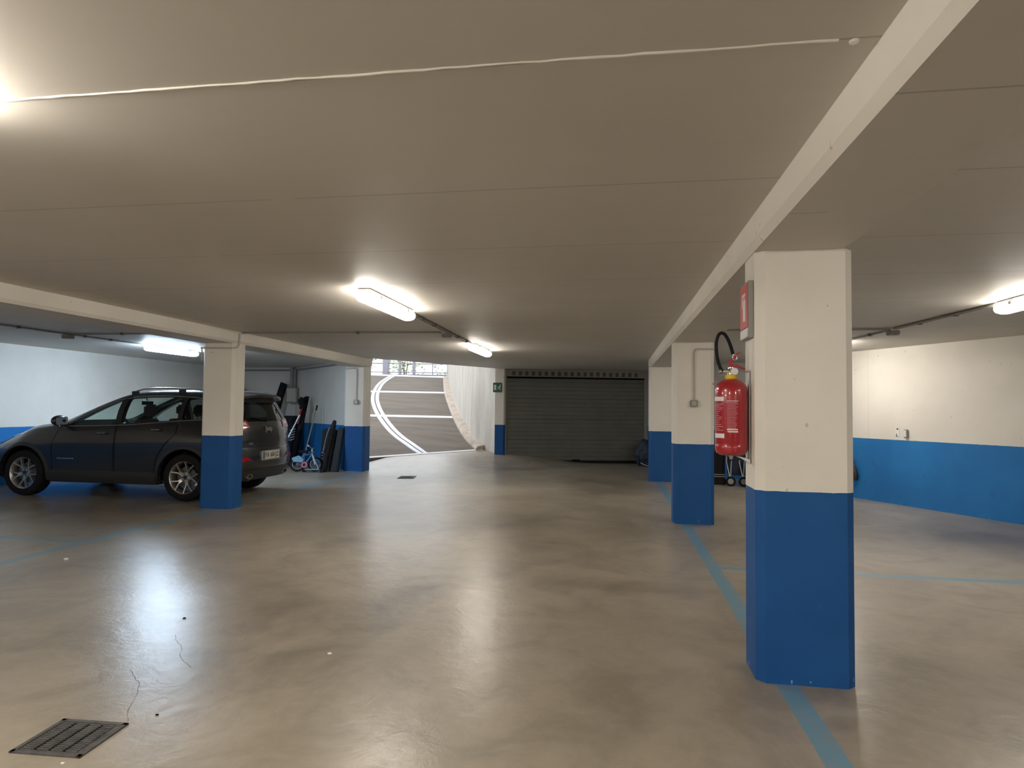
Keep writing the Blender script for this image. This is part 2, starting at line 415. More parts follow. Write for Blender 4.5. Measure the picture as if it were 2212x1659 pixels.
for t_i, w_ in ((0.0, .26), (1.0, .34), (2.0, .38), (2.95, .5)):
    dt = w_/2/5.6; t0 = max(0, t_i-dt); t1 = min(3, t_i+dt); us = [-.04+.13*k for k in range(9)] if t_i == 0 else [-1.05+.2*k for k in range(11)]
    bm = bmesh.new(); rows = [[bm.verts.new(rsurf(tt, u)+off+Vector((0, 0, h))) for tt, h in ((t0, .012), (t1, .012), (t1, -.02), (t0, -.02))] for u in us]
    for A, B in zip(rows, rows[1:]):
        for k in range(4): bm.faces.new((A[k], A[(k+1) % 4], B[(k+1) % 4], B[k]))
    bm.faces.new(rows[0]); bm.faces.new(rows[-1][::-1]); bmesh.ops.recalc_face_normals(bm, faces=bm.faces[:]); obj('cross_strip', bm, M['line_white'], ramp)
CI = [(-3.68, 16.98, .29), (-4.26, 18.12, .52), (-4.77, 19.37, .77), (-5.39, 21.06, 1.10), (-6.3, 23.77, 1.58), (-7.31, 26.95, 2.14), (-8.69, 31.83, 2.96)]
CO = [(-3.50, 17.18, .31), (-4.02, 18.02, .49), (-4.45, 19.3, .78), (-5.09, 20.92, 1.06), (-5.81, 23.04, 1.44), (-6.66, 25.74, 1.91), (-7.44, 28.4, 2.37), (-8.62, 32.57, 3.07)]
a = smooth(CI, 8); b = smooth(CO, 7); n_ = min(len(a), len(b)); a = [a[int(i*(len(a)-1)/(n_-1))] for i in range(n_)]; b = [b[int(i*(len(b)-1)/(n_-1))] for i in range(n_)]
bm = bmesh.new(); rows = []
for p, q in zip(a, b):
    p = p+off; q = q+off+Vector((.04, 0, 0)); up_ = Vector((0, 0, 1))
    rows.append([bm.verts.new(v) for v in (p-up_*.1, p+up_*.05, p+(q-p)*.18+up_*.11, q+up_*.13, q-up_*.1)])
for A, B in zip(rows, rows[1:]):
    for k in range(5): bm.faces.new((A[k], A[(k+1) % 5], B[(k+1) % 5], B[k]))
bm.faces.new(rows[0]); bm.faces.new(rows[-1][::-1]); bmesh.ops.recalc_face_normals(bm, faces=bm.faces[:])
obj('curb', bm, M['curb'], ramp)
# wall along the ramp
WP = [(-3.02, 16.50, 0), (-3.50, 17.20, 0)]+[(p.x, p.y, 0) for p in b[2::3]]+[(b[-1].x-.3, b[-1].y+1.0, 0)]
bm = bmesh.new(); rows = []
for i, p in enumerate(WP):
    p = Vector(p); d = Vector(WP[min(i+1, len(WP)-1)])-Vector(WP[max(i-1, 0)]); s = Vector((d.y, -d.x, 0)).normalized()*.3
    zt = 4.4
    rows.append([bm.verts.new(v) for v in (p+Vector((0, 0, -.2)), p+Vector((0, 0, zt)), p+s+Vector((0, 0, zt)), p+s+Vector((0, 0, -.2)))])
for A, B in zip(rows, rows[1:]):
    for k in range(4): bm.faces.new((A[k], A[(k+1) % 4], B[(k+1) % 4], B[k]))
bm.faces.new(rows[0]); bm.faces.new(rows[-1][::-1]); bmesh.ops.recalc_face_normals(bm, faces=bm.faces[:])
struct(obj('wall_ramp', bm, M['rampwall']))
# gate at the top of the ramp
gate = tag(empty('metal_gate', (-11, 33.3, 3.1)), 'grey metal railing gate at the top of the ramp, in daylight', 'gate')
M['gate'] = mat('galvanised_grey', (.30, .29, .33), .5, .3)
GX0, GX1 = -15.5, -8.75
def gl(x): return (x+11, (x+11)*.18, 0)
def gpost(x, w, h=2.0, name='post'):
    bm = bmesh.new(); X, Y, Z = gl(x); box(bm, X-w/2, X+w/2, Y-w/2, Y+w/2, -.15, h, .01); obj(name, bm, M['gate'], gate)
for x, w in ((-15.4, .12), (-12.25, .30), (-11.5, .14), (-10.75, .14), (-8.85, .22)): gpost(x, w)
for z_, w in ((.12, .07), (.26, .05), (.74, .06), (1.9, .07)):
    bm = bmesh.new(); a = Vector(gl(GX0))+Vector((0, 0, z_)); b2 = Vector(gl(GX1))+Vector((0, 0, z_)); tube(bm, [a, b2], w/2, 8); obj('rail', bm, M['gate'], gate)
bm = bmesh.new(); X, Y, Z = gl(-9.75); tube(bm, [(X, Y, .1), (X, Y, 1.9)], .03, 8); obj('bar', bm, M['gate'], gate)
# outside wall of the building standing over the opening
bm = bmesh.new(); prism(bm, [(-2.95, 16.95), (-3.0, 16.33), (-5.17, 12.98), (-5.50, 13.30), (-3.35, 16.95)], ZC+.35, 9.0)
struct(obj('wall_outside', bm, M['rampwall']))
# greenery beyond the gate: leafy shrubs
M['leaf'] = noisy('leaf_green', (.10, .26, .05), (.32, .48, .16), 3, .6, .1)
M['stem'] = mat('bark', (.16, .11, .07), .9)
def shrub(x, y, h, w, label, n=620):
    root = tag(empty('garden_shrub', (x, y, 3.1)), label, 'shrub', 'shrubs beyond the ramp gate')
    bm = bmesh.new()
    for k in range(n):
        a = random.uniform(0, 2*PI); rr = w*math.sqrt(random.random()); zz = random.uniform(.12, 1)*h; rr *= math.sqrt(max(.05, 1-(zz/h-.5)**2*2.6))
        p = Vector((rr*math.cos(a), rr*math.sin(a), zz)); s = random.uniform(.07, .13)
        R_ = Matrix.Rotation(random.uniform(0, 6.3), 3, 'Z') @ Matrix.Rotation(random.uniform(-1.2, 1.2), 3, 'X')
        vs = [bm.verts.new(p+R_ @ Vector(q)*s) for q in ((-1, 0, 0), (0, -.45, .1), (1, 0, 0), (0, .45, .1))]; bm.faces.new(vs)
    obj('foliage', bm, M['leaf'], root)
    bm = bmesh.new()
    for k in range(5): tube(bm, [(0, 0, -.05), (random.uniform(-.2, .2)*w, random.uniform(-.2, .2)*w, h*.4), (random.uniform(-.6, .6)*w, random.uniform(-.5, .5)*w, h*.8)], [.04, .025, .01], 5)
    obj('stem', bm, M['stem'], root)
lb = ['leafy green shrub behind the left end of the ramp gate', 'leafy green shrub behind the middle of the ramp gate', 'leafy green shrub behind the right end of the ramp gate']
for (x, y, h, w), l in zip(((-16.0, 37.2, 2.6, 1.6), (-12.75, 37.8, 2.3, 1.45), (-9.6, 38.0, 2.7, 1.5)), lb): shrub(x, y, h, w, l)

# ------------------------------------------------------------------ far garage door
def door_mat():
    m = mat('door_panel_paint', (.12, .12, .10), .5); t = NT(m); tc = t.n('ShaderNodeTexCoord')
    n = t.noise(tc.outputs['Object'], 2, 4); t.put(t.b.inputs['Base Color'], t.ramp(n, [(.3, (.115, .118, .098)), (.7, (.145, .146, .12))]))
    t.bump(t.noise(tc.outputs['Object'], 120, 2), .1, .002); return m
M['door'] = door_mat(); M['doorframe'] = mat('door_frame_grey', (.26, .25, .215), .5)
dd = (DR-DL); dl = dd.length; ang = math.atan2(dd.y, dd.x)
dz = .02
door = struct(empty('door_1', (DL.x, DL.y, 0), ang))     # local x along the door
LZ0, LZ1 = .085, 2.265
bm = bmesh.new(); ns = 4; hh = (LZ1-LZ0)/ns
prof = []
for k in range(ns):
    z0 = LZ0+k*hh
    prof += [(.012, z0+.002), (0, z0+.012)]
    for j in range(1, 5):
        zz = z0+hh*j/5; prof += [(0, zz-.008), (.006, zz), (0, zz+.008)]
    prof += [(0, z0+hh-.012), (.012, z0+hh-.002)]
prof = [(p+.0, z) for p, z in prof]
poly = [(y, z) for y, z in prof]+[(.05, LZ1), (.05, LZ0)]
prism(bm, poly, .16, dl-.1, axis='x'); obj('door_leaf', bm, M['door'], door)
bm = bmesh.new(); box(bm, .04, .16, -.03, .09, 0, 2.30, .005); obj('jamb', bm, M['doorframe'], door)
bm = bmesh.new(); box(bm, dl-.1, dl-.0, -.03, .09, -.05, 2.30, .005); obj('jamb', bm, M['doorframe'], door)
bm = bmesh.new(); box(bm, .16, dl-.1, -.022, .06, LZ1-.004, 2.304, 0); obj('top_rail', bm, M['dark_hole'], door)
bm = bmesh.new(); box(bm, .16, dl-.1, .0, .05, .0, LZ0, 0); obj('bottom_seal', bm, M['black'], door)
bm = bmesh.new(); box(bm, .04, dl, -.03, .06, 2.30, ZC-.002, .003); lint = obj('vent_panel', bm, M['doorframe'], door)
for k in range(20):
    x = .30+k*(dl-.5)/20
    bm = bmesh.new()
    for j in range(5): box(bm, x, x+.085, -.034, -.028, 2.335+j*.022, 2.347+j*.022)
    obj('vent_slot', bm, M['dark_hole'], lint)
bm = bmesh.new(); box(bm, 1.93, 2.13, -.03, .0, LZ0+.0, LZ0+.035, .008); obj('handle', bm, M['black'], door)
bm = bmesh.new(); box(bm, .0, .05, -.07, -.03, 2.20, 2.36, .008); tube(bm, [(.03, -.05, 2.34), (.05, -.05, 2.42), (.09, -.05, 2.40), (.08, -.05, 2.34)], .008, 6); obj('bracket', bm, M['black'], door)
bm = bmesh.new(); box(bm, .01, .05, -.06, -.03, .55, .66, .006); obj('lock', bm, M['black'], door)

# ------------------------------------------------------------------ ceiling lamps
def lamp(x, y0, label, warm=True, L=1.27, w=.15, glow=None):
    root = tag(empty('ceiling_lamp', (x, y0, ZC)), label, 'lamp', 'ceiling tube lamps')
    bm = bmesh.new(); box(bm, -w/2+.01, w/2-.01, 0, L, -.045, 0, .012, seg=2); hs = obj('housing', bm, M['housing'], root)
    for yy in (.25, L-.25):
        for sx in (-1, 1):
            bm = bmesh.new(); box(bm, sx*(w/2-.002)-.006, sx*(w/2-.002)+.006, yy-.02, yy+.02, -.062, -.03, .002); obj('clip', bm, M['steel'], hs)
    bm = bmesh.new(); prof = [(-w/2, -.045), (-w/2, -.085), (-w*.40, -.108), (-w*.2, -.118), (w*.2, -.118), (w*.40, -.108), (w/2, -.085), (w/2, -.045)]
    n = len(prof); rows = []
    for yy, k in ((-.012, .78), (.0, .95), (.03, 1), (L-.03, 1), (L, .95), (L+.012, .78)):
        rows.append([bm.verts.new((px*k, yy, -.05+(pz+.05)*(k if k == 1 else k*.9))) for px, pz in prof])
    for A, B in zip(rows, rows[1:]):
        for k in range(n): bm.faces.new((A[k], A[(k+1) % n], B[(k+1) % n], B[k]))
    bm.faces.new(rows[0]); bm.faces.new(rows[-1][::-1]); bmesh.ops.recalc_face_normals(bm, faces=bm.faces[:])
    obj('diffuser', bm, M[glow or ('glow_warm' if warm else 'glow_cool')], root, True)
    return root
lamp(-2.17, 5.25, 'lit tube lamp in the middle of the ceiling, the larger of the middle pair')
lamp(-2.24, 9.95, 'lit tube lamp on the ceiling nearest the ramp opening')
lamp(-7.95, 9.80, 'lit cool white tube lamp above the parked car', False)
lamp(3.58, 5.25, 'lit tube lamp cut by the right edge of the photo')
for x, y, wm, lb_ in ((-2.25, .5, True, 'middle-row tube lamp just outside the upper left of the photo'), (-2.2, -4.5, True, 'middle-row tube lamp farthest behind the viewer'),
        (-7.95, .3, True, 'unseen tube lamp added as fill on the left, beside the viewer'), (-7.95, -4.4, True, 'unseen tube lamp added as fill on the left, far behind the viewer'),  # unseen left pair, added to brighten the column by the car
        (3.6, .4, True, 'right-row tube lamp outside the photo, beside the viewer'), (3.3, 9.9, True, 'right-row tube lamp hidden behind the nearest column'), (3.6, -4.4, True, 'right-row tube lamp farthest behind the viewer')):
    lamp(x, y, lb_, wm, glow='glow_rear_fill' if y < -4 else 'glow_near' if x < 0 else None)

# ------------------------------------------------------------------ conduits
ZP = ZC-.016
def conduit(pts, label, r=.0125, clips=(), m=None, double=0, n=8):
    root = tag(empty('cable_conduit', pts[0]), label, 'conduit'); o_ = Vector(pts[0]); bm = bmesh.new()
    P = [Vector(p)-o_ for p in pts]; tube(bm, P, r, n)
    if double:
        d = (P[1]-P[0]).normalized(); s = Vector((-d.y, d.x, 0))*double; tube(bm, [p+s for p in P], r, n)
    obj('pipe', bm, m or M['conduit'], root, True)
    for c in clips:
        c = Vector(c)-o_; bm = bmesh.new(); box(bm, c.x-.022, c.x+.022, c.y-.022, c.y+.022, c.z-.018, c.z+.015, .004); obj('clip', bm, M['clip'], root)
    return root
def jbox(c, label, s=.06, h=.05):
    root = tag(empty('junction_box', c), label, 'junction box'); bm = bmesh.new(); box(bm, -s, s, -s, s, -h, 0, .008, seg=2); obj('box_body', bm, M['conduit'], root)
    bm = bmesh.new(); box(bm, -s+.004, s-.004, -s+.004, s-.004, -h-.008, -h+.001, .004); obj('lid', bm, M['greyplastic'], root); return root
conduit([(-2.17, 6.54, ZP), (-2.24, 9.94, ZP)], 'pair of grey conduits linking the two middle ceiling lamps', double=.034, clips=[(-2.18, 7.0, ZP), (-2.20, 7.6, ZP), (-2.22, 8.9, ZP), (-2.23, 9.5, ZP)])
jbox((-2.245, 8.37, ZC-.03), 'grey junction box on the conduit between the two middle lamps')
conduit([(-2.32, 8.37, ZP), (-5.20, 8.25, ZP)], 'grey conduit crossing the ceiling to the beam above the car column', clips=[(-3.5, 8.32, ZP)])
conduit([(-7.97, 9.77, ZP), (-7.97, 1.0, ZP)], 'grey conduit along the ceiling above the car', clips=[(-7.97, 9.0, ZP), (-7.97, 8.5, ZP), (-7.97, 7.4, ZP)])
jbox((-7.97, 8.20, ZC-.03), 'grey junction box on the conduit above the car', .06)
conduit([(-7.90, 8.22, ZP), (-5.86, 8.24, ZP)], 'grey conduit from the junction box above the car to the left beam', clips=[(-7.1, 8.23, ZP)])
conduit([(3.57, 6.54, ZP), (3.42, 8.35, ZP)], 'grey conduit running back from the lamp at the right edge', clips=[(3.52, 7.2, ZP), (3.46, 7.85, ZP)], double=.03)
jbox((3.41, 8.43, ZC-.03), 'grey junction box on the ceiling to the right of the nearest column')
conduit([(3.40, 8.5, ZP), (3.3, 9.88, ZP)], 'grey conduit behind the right junction box', clips=[(3.36, 9.0, ZP)])
conduit([(3.33, 8.40, ZP), (1.27, 8.37, ZP)], 'grey conduit from the right junction box to the right beam', clips=[(2.3, 8.39, ZP)])
# conduit wrapped round beam and column by the car
yb = 8.25
pts = [(-5.22, yb, ZP)]+[(-5.236, yb, ZP-.02), (-5.238, yb, ZP-.05), (-5.238, yb, ZS+.04), (-5.235, yb-.02, ZS-.03), (-5.24, yb-.05, ZS-.06), (-5.29, 8.155, ZS-.075), (-5.74, 8.155, ZS-.07), (-5.775, 8.17, ZS-.07), (-5.785, 8.2, ZS-.09), (-5.785, 8.2, ZS-.25)]
conduit(pts, 'painted conduit bending round the beam and top of the column by the car', r=.011, m=M['conduit_white'])
def switch(x, y, ztop, zbox, xr, label, lab2, m=M['conduit_white']):
    pts = [(xr, y-.012, ztop), (x+.09, y-.012, ztop)]+[Vector(v) for v in bezier((x+.06, y-.012, ztop), (x+.02, y-.012, ztop), (x, y-.012, ztop-.02), (x, y-.012, ztop-.07), 6)]+[(x, y-.012, zbox+.05)]
    conduit(pts, lab2, r=.012, m=m, clips=[])
    root = tag(empty('socket_box', (x, y, zbox)), label, 'switch'); bm = bmesh.new(); box(bm, -.045, .045, -.045, 0, -.045, .045, .008, seg=2); obj('box_body', bm, M['greyplastic'], root)
    bm = bmesh.new(); box(bm, -.03, .03, -.052, -.043, -.03, .03, .004); obj('rocker', bm, mat('switch_rocker', (.42, .41, .36), .4), root)
switch(1.025, 8.40, 2.17+.07, 1.54, 1.31, 'small square light switch box on the column behind the extinguisher', 'conduit bending down the column to the switch behind the extinguisher')
def mirrored():
    x, y, zt, zb = -5.59, 13.30, 2.30, 1.55
    pts = [(-5.86, y-.012, zt-.01), (x-.06, y-.012, zt)]+bezier((x-.05, y-.012, zt), (x-.01, y-.012, zt), (x, y-.012, zt-.02), (x, y-.012, zt-.06), 6)+[(x, y-.012, zb+.05)]
    conduit(pts, 'conduit bending down the column at the ramp opening', r=.014, m=M['conduit_white'])
    root = tag(empty('socket_box', (x, y, zb)), 'small square switch box on the column at the ramp opening', 'switch'); bm = bmesh.new(); box(bm, -.055, .055, -.05, 0, -.05, .05, .008, seg=2); obj('box_body', bm, M['greyplastic'], root)
    bm = bmesh.new(); box(bm, -.035, .035, -.058, -.048, -.035, .035, .004); obj('rocker', bm, M['conduit_white'], root)
mirrored()
# bay corner: thick duct, electrical box, pipes under the ceiling
conduit([(LW, 16.0, ZC-.08), (-8.6, 15.98, ZC-.08)], 'dark pipe under the ceiling along the back wall behind the car', r=.022)
conduit([(-8.42, 15.90, ZC-.08), (-6.0, 13.68, ZC-.05)], 'grey pipe under the ceiling along the short wall of the left bay', r=.022)
d0 = tag(empty('cable_duct', (-8.47, 15.92, 1.9)), 'thick grey cable duct dropping from the ceiling in the back corner', 'duct')
bm = bmesh.new(); box(bm, -.11, -.02, -.045, .035, .03, ZC-1.9, .006); box(bm, .0, .06, -.055, .0, .03, ZC-1.9-.05, .006); obj('trunking', bm, M['greyplastic'], d0)
e0 = tag(empty('electrical_box', (-8.44, 15.78, 1.54)), 'beige electrical box on the wall in the back corner', 'electrical box')
bm = bmesh.new(); box(bm, -.15, .15, -.06, .07, 0, .40, .01); obj('box_body', bm, M['greyplastic'], e0)
bm = bmesh.new(); box(bm, -.13, .13, -.075, -.058, .02, .38, .006); obj('cover', bm, mat('beige_cover', (.45, .43, .37), .5), e0)

# ------------------------------------------------------------------ exit sign on the pier
s0 = tag(empty('exit_sign', (-3.005, 16.395, 2.0)), 'green emergency exit sign on the narrow pier beside the ramp', 'sign')
bm = bmesh.new(); box(bm, -.11, .13, -.012, 0, -.125, .125, .003); obj('panel', bm, M['green'], s0)
bm = bmesh.new()
box(bm, -.085, -.025, -.016, -.011, -.07, .07)                   # door
prism(bm, [(.0, .01), (.03, .03), (.03, -.01)], -.016, -.011, axis='y'); box(bm, .0, .03, -.016, -.011, .0, .012)
obj('door_symbol', bm, M['labelwhite'], s0)
bm = bmesh.new()
def stick(x0, z0, x1, z1, w):
    d = Vector((x1-x0, z1-z0)); n = Vector((-d.y, d.x)).normalized()*w/2
    prism(bm, [(x0+n.x, z0+n.y), (x1+n.x, z1+n.y), (x1-n.x, z1-n.y), (x0-n.x, z0-n.y)], -.016, -.011, axis='y')
stick(.075, .04, .055, -.01, .025); stick(.055, -.01, .085, -.04, .016); stick(.085, -.04, .075, -.075, .014); stick(.055, -.01, .03, -.045, .016); stick(.03, -.045, .0, -.05, .014)
stick(.075, .035, .10, .01, .012); stick(.07, .035, .04, .02, .012); prism(bm, [(.085+.016*math.cos(k), .062+.016*math.sin(k)) for k in [i*PI/5 for i in range(10)]], -.016, -.011, axis='y')
obj('running_figure', bm, M['labelwhite'], s0)

# ------------------------------------------------------------------ fire extinguisher and its sign
XF = .772
ex = tag(empty('fire_extinguisher', (.668, 3.775, 1.20)), 'red fire extinguisher hanging on the side of the nearest column', 'fire extinguisher')
bm = bmesh.new(); R_ = .089
lathe(bm, [(0, .0), (R_*.70, 0), (R_*.80, .006), (R_*.92, .012), (R_, .035), (R_, .06), (R_*.985, .062), (R_*.985, .066), (R_, .068), (R_, .36), (R_*.97, .385), (R_*.84, .408), (R_*.6, .424), (.034, .430), (.03, .434), (0, .434)], 40)
obj('cylinder', bm, M['red'], ex, True)
bm = bmesh.new(); lathe(bm, [(0, .43), (.031, .43), (.033, .436), (.033, .455), (.026, .460), (0, .460)], 24); obj('collar', bm, M['yellow'], ex, True)
bm = bmesh.new(); lathe(bm, [(0, .458), (.021, .458), (.021, .48), (.017, .485), (.017, .50), (0, .50)], 20)
tube(bm, [(0, 0, .478), (-.05, -.008, .476)], .011, 10); tube(bm, [(0, 0, .475), (.01, -.028, .475)], .010, 10); valve = obj('valve', bm, M['chrome'], ex, True)
bm = bmesh.new(); lathe(bm, [(0, 0), (.02, 0), (.02, .012), (0, .012)], 20, Matrix.Translation((.012, -.030, .475)) @ Matrix.Rotation(PI/2, 4, 'X')); obj('pressure_gauge', bm, M['labelwhite'], valve, True)
# levers
bm = bmesh.new(); prism(bm, [(-.012, .495), (.012, .49), (.035, .50), (.075, .487), (.078, .493), (.035, .515), (-.012, .515)], -.011, .011, axis='y', bev=.002); obj('carry_handle', bm, M['red'], ex)
bm = bmesh.new(); prism(bm, [(-.016, .512), (.002, .512), (.03, .565), (.05, .585), (.048, .594), (.026, .578), (-.002, .545), (-.016, .525)], -.011, .011, axis='y', bev=.002); obj('trigger_lever', bm, M['red'], ex)
bm = bmesh.new(); tube(bm, [(.018+.012*math.cos(k*PI/6), -.015, .555+.016*math.sin(k*PI/6)) for k in range(12)], .0018, 6, closed=True); obj('safety_pin', bm, M['chrome'], ex)
hp = [(-.045, -.008, .476), (-.062, -.008, .50), (-.078, -.006, .56), (-.082, -.004, .64), (-.066, 0, .69), (-.040, .004, .695), (-.016, .004, .66), (.002, .004, .61), (.012, .004, .57)]
bm = bmesh.new(); tube(bm, smooth(hp, 5), .0095, 10); obj('hose', bm, M['black'], ex, True)
bm = bmesh.new(); tube(bm, [(.012, .004, .575), (.02, .004, .545)], [.011, .009], 10); obj('hose_tip', bm, M['chrome'], ex, True)
bm = bmesh.new(); tube(bm, [(-.03, -.01, .47), (-.07, -.03, .44), (-.105, -.04, .40)], .006, 8); tube(bm, [(-.07, -.008, .474), (-.055, -.008, .478)], .014, 10); obj('hose_fitting', bm, M['steel'], ex, True)
def patch(name, m, a0, a1, z0, z1, holes=None):
    bm = bmesh.new(); n = 10; r = R_+.0008
    def add(aa0, aa1, zz0, zz1):
        k = max(2, int(abs(aa1-aa0)/6)); V = [[bm.verts.new((r*math.cos(math.radians(aa0+(aa1-aa0)*i/k)), r*math.sin(math.radians(aa0+(aa1-aa0)*i/k)), z)) for z in (zz0, zz1)] for i in range(k+1)]
        for i in range(k): bm.faces.new((V[i][0], V[i+1][0], V[i+1][1], V[i][1]))
    for q in (holes or [(a0, a1, z0, z1)]): add(*q)
    return obj(name, bm, m, ex)
# angle 270 faces the viewer (-Y); 180 faces -X
patch('label', M['labelwhite'], 178, 235, .306, .330); patch('label', M['labelwhite'], 184, 236, .098, .123)
rows_ = [(246, 246+random.uniform(28, 40), .30-k*.0085-.003, .30-k*.0085) for k in range(20)]
rows_ += [(190, 190+random.uniform(20, 42), .29-k*.0105-.004, .29-k*.0105) for k in range(15)]
patch('printed_text', M['labelpink'], 0, 0, 0, 0, rows_)
patch('printed_line', M['labelwhite'], 244, 286, .305, .308); patch('printed_line', M['labelwhite'], 246, 282, .143, .151); patch('printed_line', M['labelwhite'], 248, 284, .131, .139)
bk = tag(empty('wall_bracket', (XF, 3.775, 1.2)), 'steel bracket holding the fire extinguisher to the column', 'bracket')
bm = bmesh.new(); box(bm, -.012, -.002, -.02, .02, -.02, .48, .002); obj('back_plate', bm, M['steel'], bk)
bm = bmesh.new(); tube(bm, [(-.008, 0, .475), (-.05, 0, .478), (-.08, 0, .477)], .004, 8); obj('hook', bm, M['steel'], bk)
bm = bmesh.new(); prism(bm, [(-.010, -.045), (-.010, -.02), (-.055, -.008), (-.085, -.004), (-.04, -.022)], -.05, .05, axis='y', bev=.002); obj('foot_rest', bm, M['labelwhite'], bk)
sg = tag(empty('extinguisher_sign', (XF, 3.72, 1.86)), 'red and white sign board seen edge-on above the fire extinguisher', 'sign')
bm = bmesh.new(); box(bm, -.030, -.002, -.05, .16, 0, .32, .002); obj('board', bm, M['greyplastic'], sg)
bm = bmesh.new(); box(bm, -.034, -.0305, -.045, .155, .06, .31, .001); obj('red_face', bm, mat('sign_red', (.55, .10, .10), .45), sg)
bm = bmesh.new(); box(bm, -.034, -.0305, -.045, .155, .005, .055, .001); obj('white_strip', bm, M['labelwhite'], sg)
bm = bmesh.new(); box(bm, -.0355, -.034, .01, .07, .10, .22); box(bm, -.0355, -.034, .03, .05, .22, .245); box(bm, -.0355, -.034, .01, .10, .245, .258); box(bm, -.0355, -.034, .088, .10, .18, .25)
obj('symbol', bm, M['labelwhite'], sg)

# ------------------------------------------------------------------ floor grates
def grate(c, a, b, label, slots=True):
    """c corner, a/b edge vectors"""
    root = tag(empty('drain_cover', c), label, 'drain cover'); a, b = Vector(a), Vector(b); la, lb = a.length, b.length
    ea, eb = a.normalized(), b.normalized()
    m4 = Matrix(((ea.x, eb.x, 0, 0), (ea.y, eb.y, 0, 0), (0, 0, 1, 0), (0, 0, 0, 1)))
    def fin(bm): return xform(bm, m4)
    bm = bmesh.new(); w = .02
    for q in ((0, la, 0, w), (0, la, lb-w, lb), (0, w, 0, lb), (la-w, la, 0, lb)): box(bm, *q, -.02, .006, .001)
    obj('rim', fin(bm), M['iron'], root)
    bm = bmesh.new(); box(bm, w+.003, la-w-.003, w+.003, lb-w-.003, -.02, .003)
    nr, nc = 15, 4
    for j in range(nr):          # raised tread bars between the rows of holes
        for i in range(nc):
            x0 = w+.012+(la-2*w-.02)*i/nc; x1 = w+.012+(la-2*w-.02)*(i+1)/nc-.014; y = w+.01+(lb-2*w-.02)*(j+.5)/nr
            box(bm, x0, x1, y-.0045, y+.0045, .002, .0075, .001)
    pl = obj('plate', fin(bm), M['iron'], root)
    for i in range(1, 4):
        bm = bmesh.new()
        for j in range(nr):
            x = w+.005+(la-2*w-.02)*i/nc; y = w+.01+(lb-2*w-.02)*(j+.5)/nr
            box(bm, x-.005, x+.005, y-.006, y+.006, .002, .0038)
        obj('hole_row', fin(bm), M['dark_hole'], pl)
    return root
c0 = Vector((-2.312, 2.18, 0))*1.0662; ca = Vector((-2.011, 2.195, 0))*1.0662-c0; cb = Vector((-2.325, 2.446, 0))*1.0662-c0
grate((c0.x, c0.y, .001), ca, cb, 'dark square drain cover in the floor at the lower left')
grate((-4.32, 12.42, floor_z(-4.2, 12.6)+.004), (.315, .085, 0), (-.07, .42, 0), 'small dark drain cover in the floor in front of the ramp')

# ------------------------------------------------------------------ right wall fittings
def on_rwall(y, d=0): return (RWX(y)-.879*d, y-.477*d)
aw = math.atan2(-.879, .477)           # wall direction
x, y = on_rwall(10.78, .0)
w0 = tag(empty('wall_socket', (x, y, 1.06), aw), 'small grey socket housing on the right wall above the blue paint', 'socket')
bm = bmesh.new(); box(bm, -.03, .03, -.04, 0, 0, .135, .008); obj('box_body', bm, M['greyplastic'], w0)
bm = bmesh.new(); box(bm, -.02, .02, -.046, -.038, .015, .12, .004); obj('flap', bm, M['labelwhite'], w0)
x, y = on_rwall(10.92, .0)
w1 = tag(empty('wall_notice', (x, y, 1.06), aw), 'tiny white notice with black marks beside the wall socket', 'notice')
bm = bmesh.new(); box(bm, -.035, .03, -.004, 0, 0, .15); obj('paper', bm, M['labelwhite'], w1)
bm = bmesh.new(); box(bm, -.015, .015, -.006, -.0035, .125, .145); obj('dot_mark', bm, M['black'], w1)
bm = bmesh.new(); box(bm, -.03, .015, -.006, -.0035, .012, .02); box(bm, -.02, -.01, -.006, -.0035, .02, .06); obj('print', bm, M['black'], w1)
x, y = on_rwall(11.62, .06)
w2 = tag(empty('leather_bag', (x, y, .30), aw), 'small dark bag hanging on the right wall beside the nearest column', 'bag')
bm = bmesh.new(); lathe(bm, [(0, 0), (.06, .01), (.085, .06), (.08, .16), (.05, .22), (.03, .25), (0, .25)], 16, Matrix.Diagonal((1, .5, 1, 1))); obj('pouch', bm, mat('dark_leather', (.03, .022, .02), .5), w2, True)
bm = bmesh.new(); tube(bm, [(-.03, 0, .24), (-.02, 0, .34), (.02, 0, .34), (.03, 0, .24)], .008, 6); obj('strap', bm, mat('brown_strap', (.10, .05, .04), .6), w2)

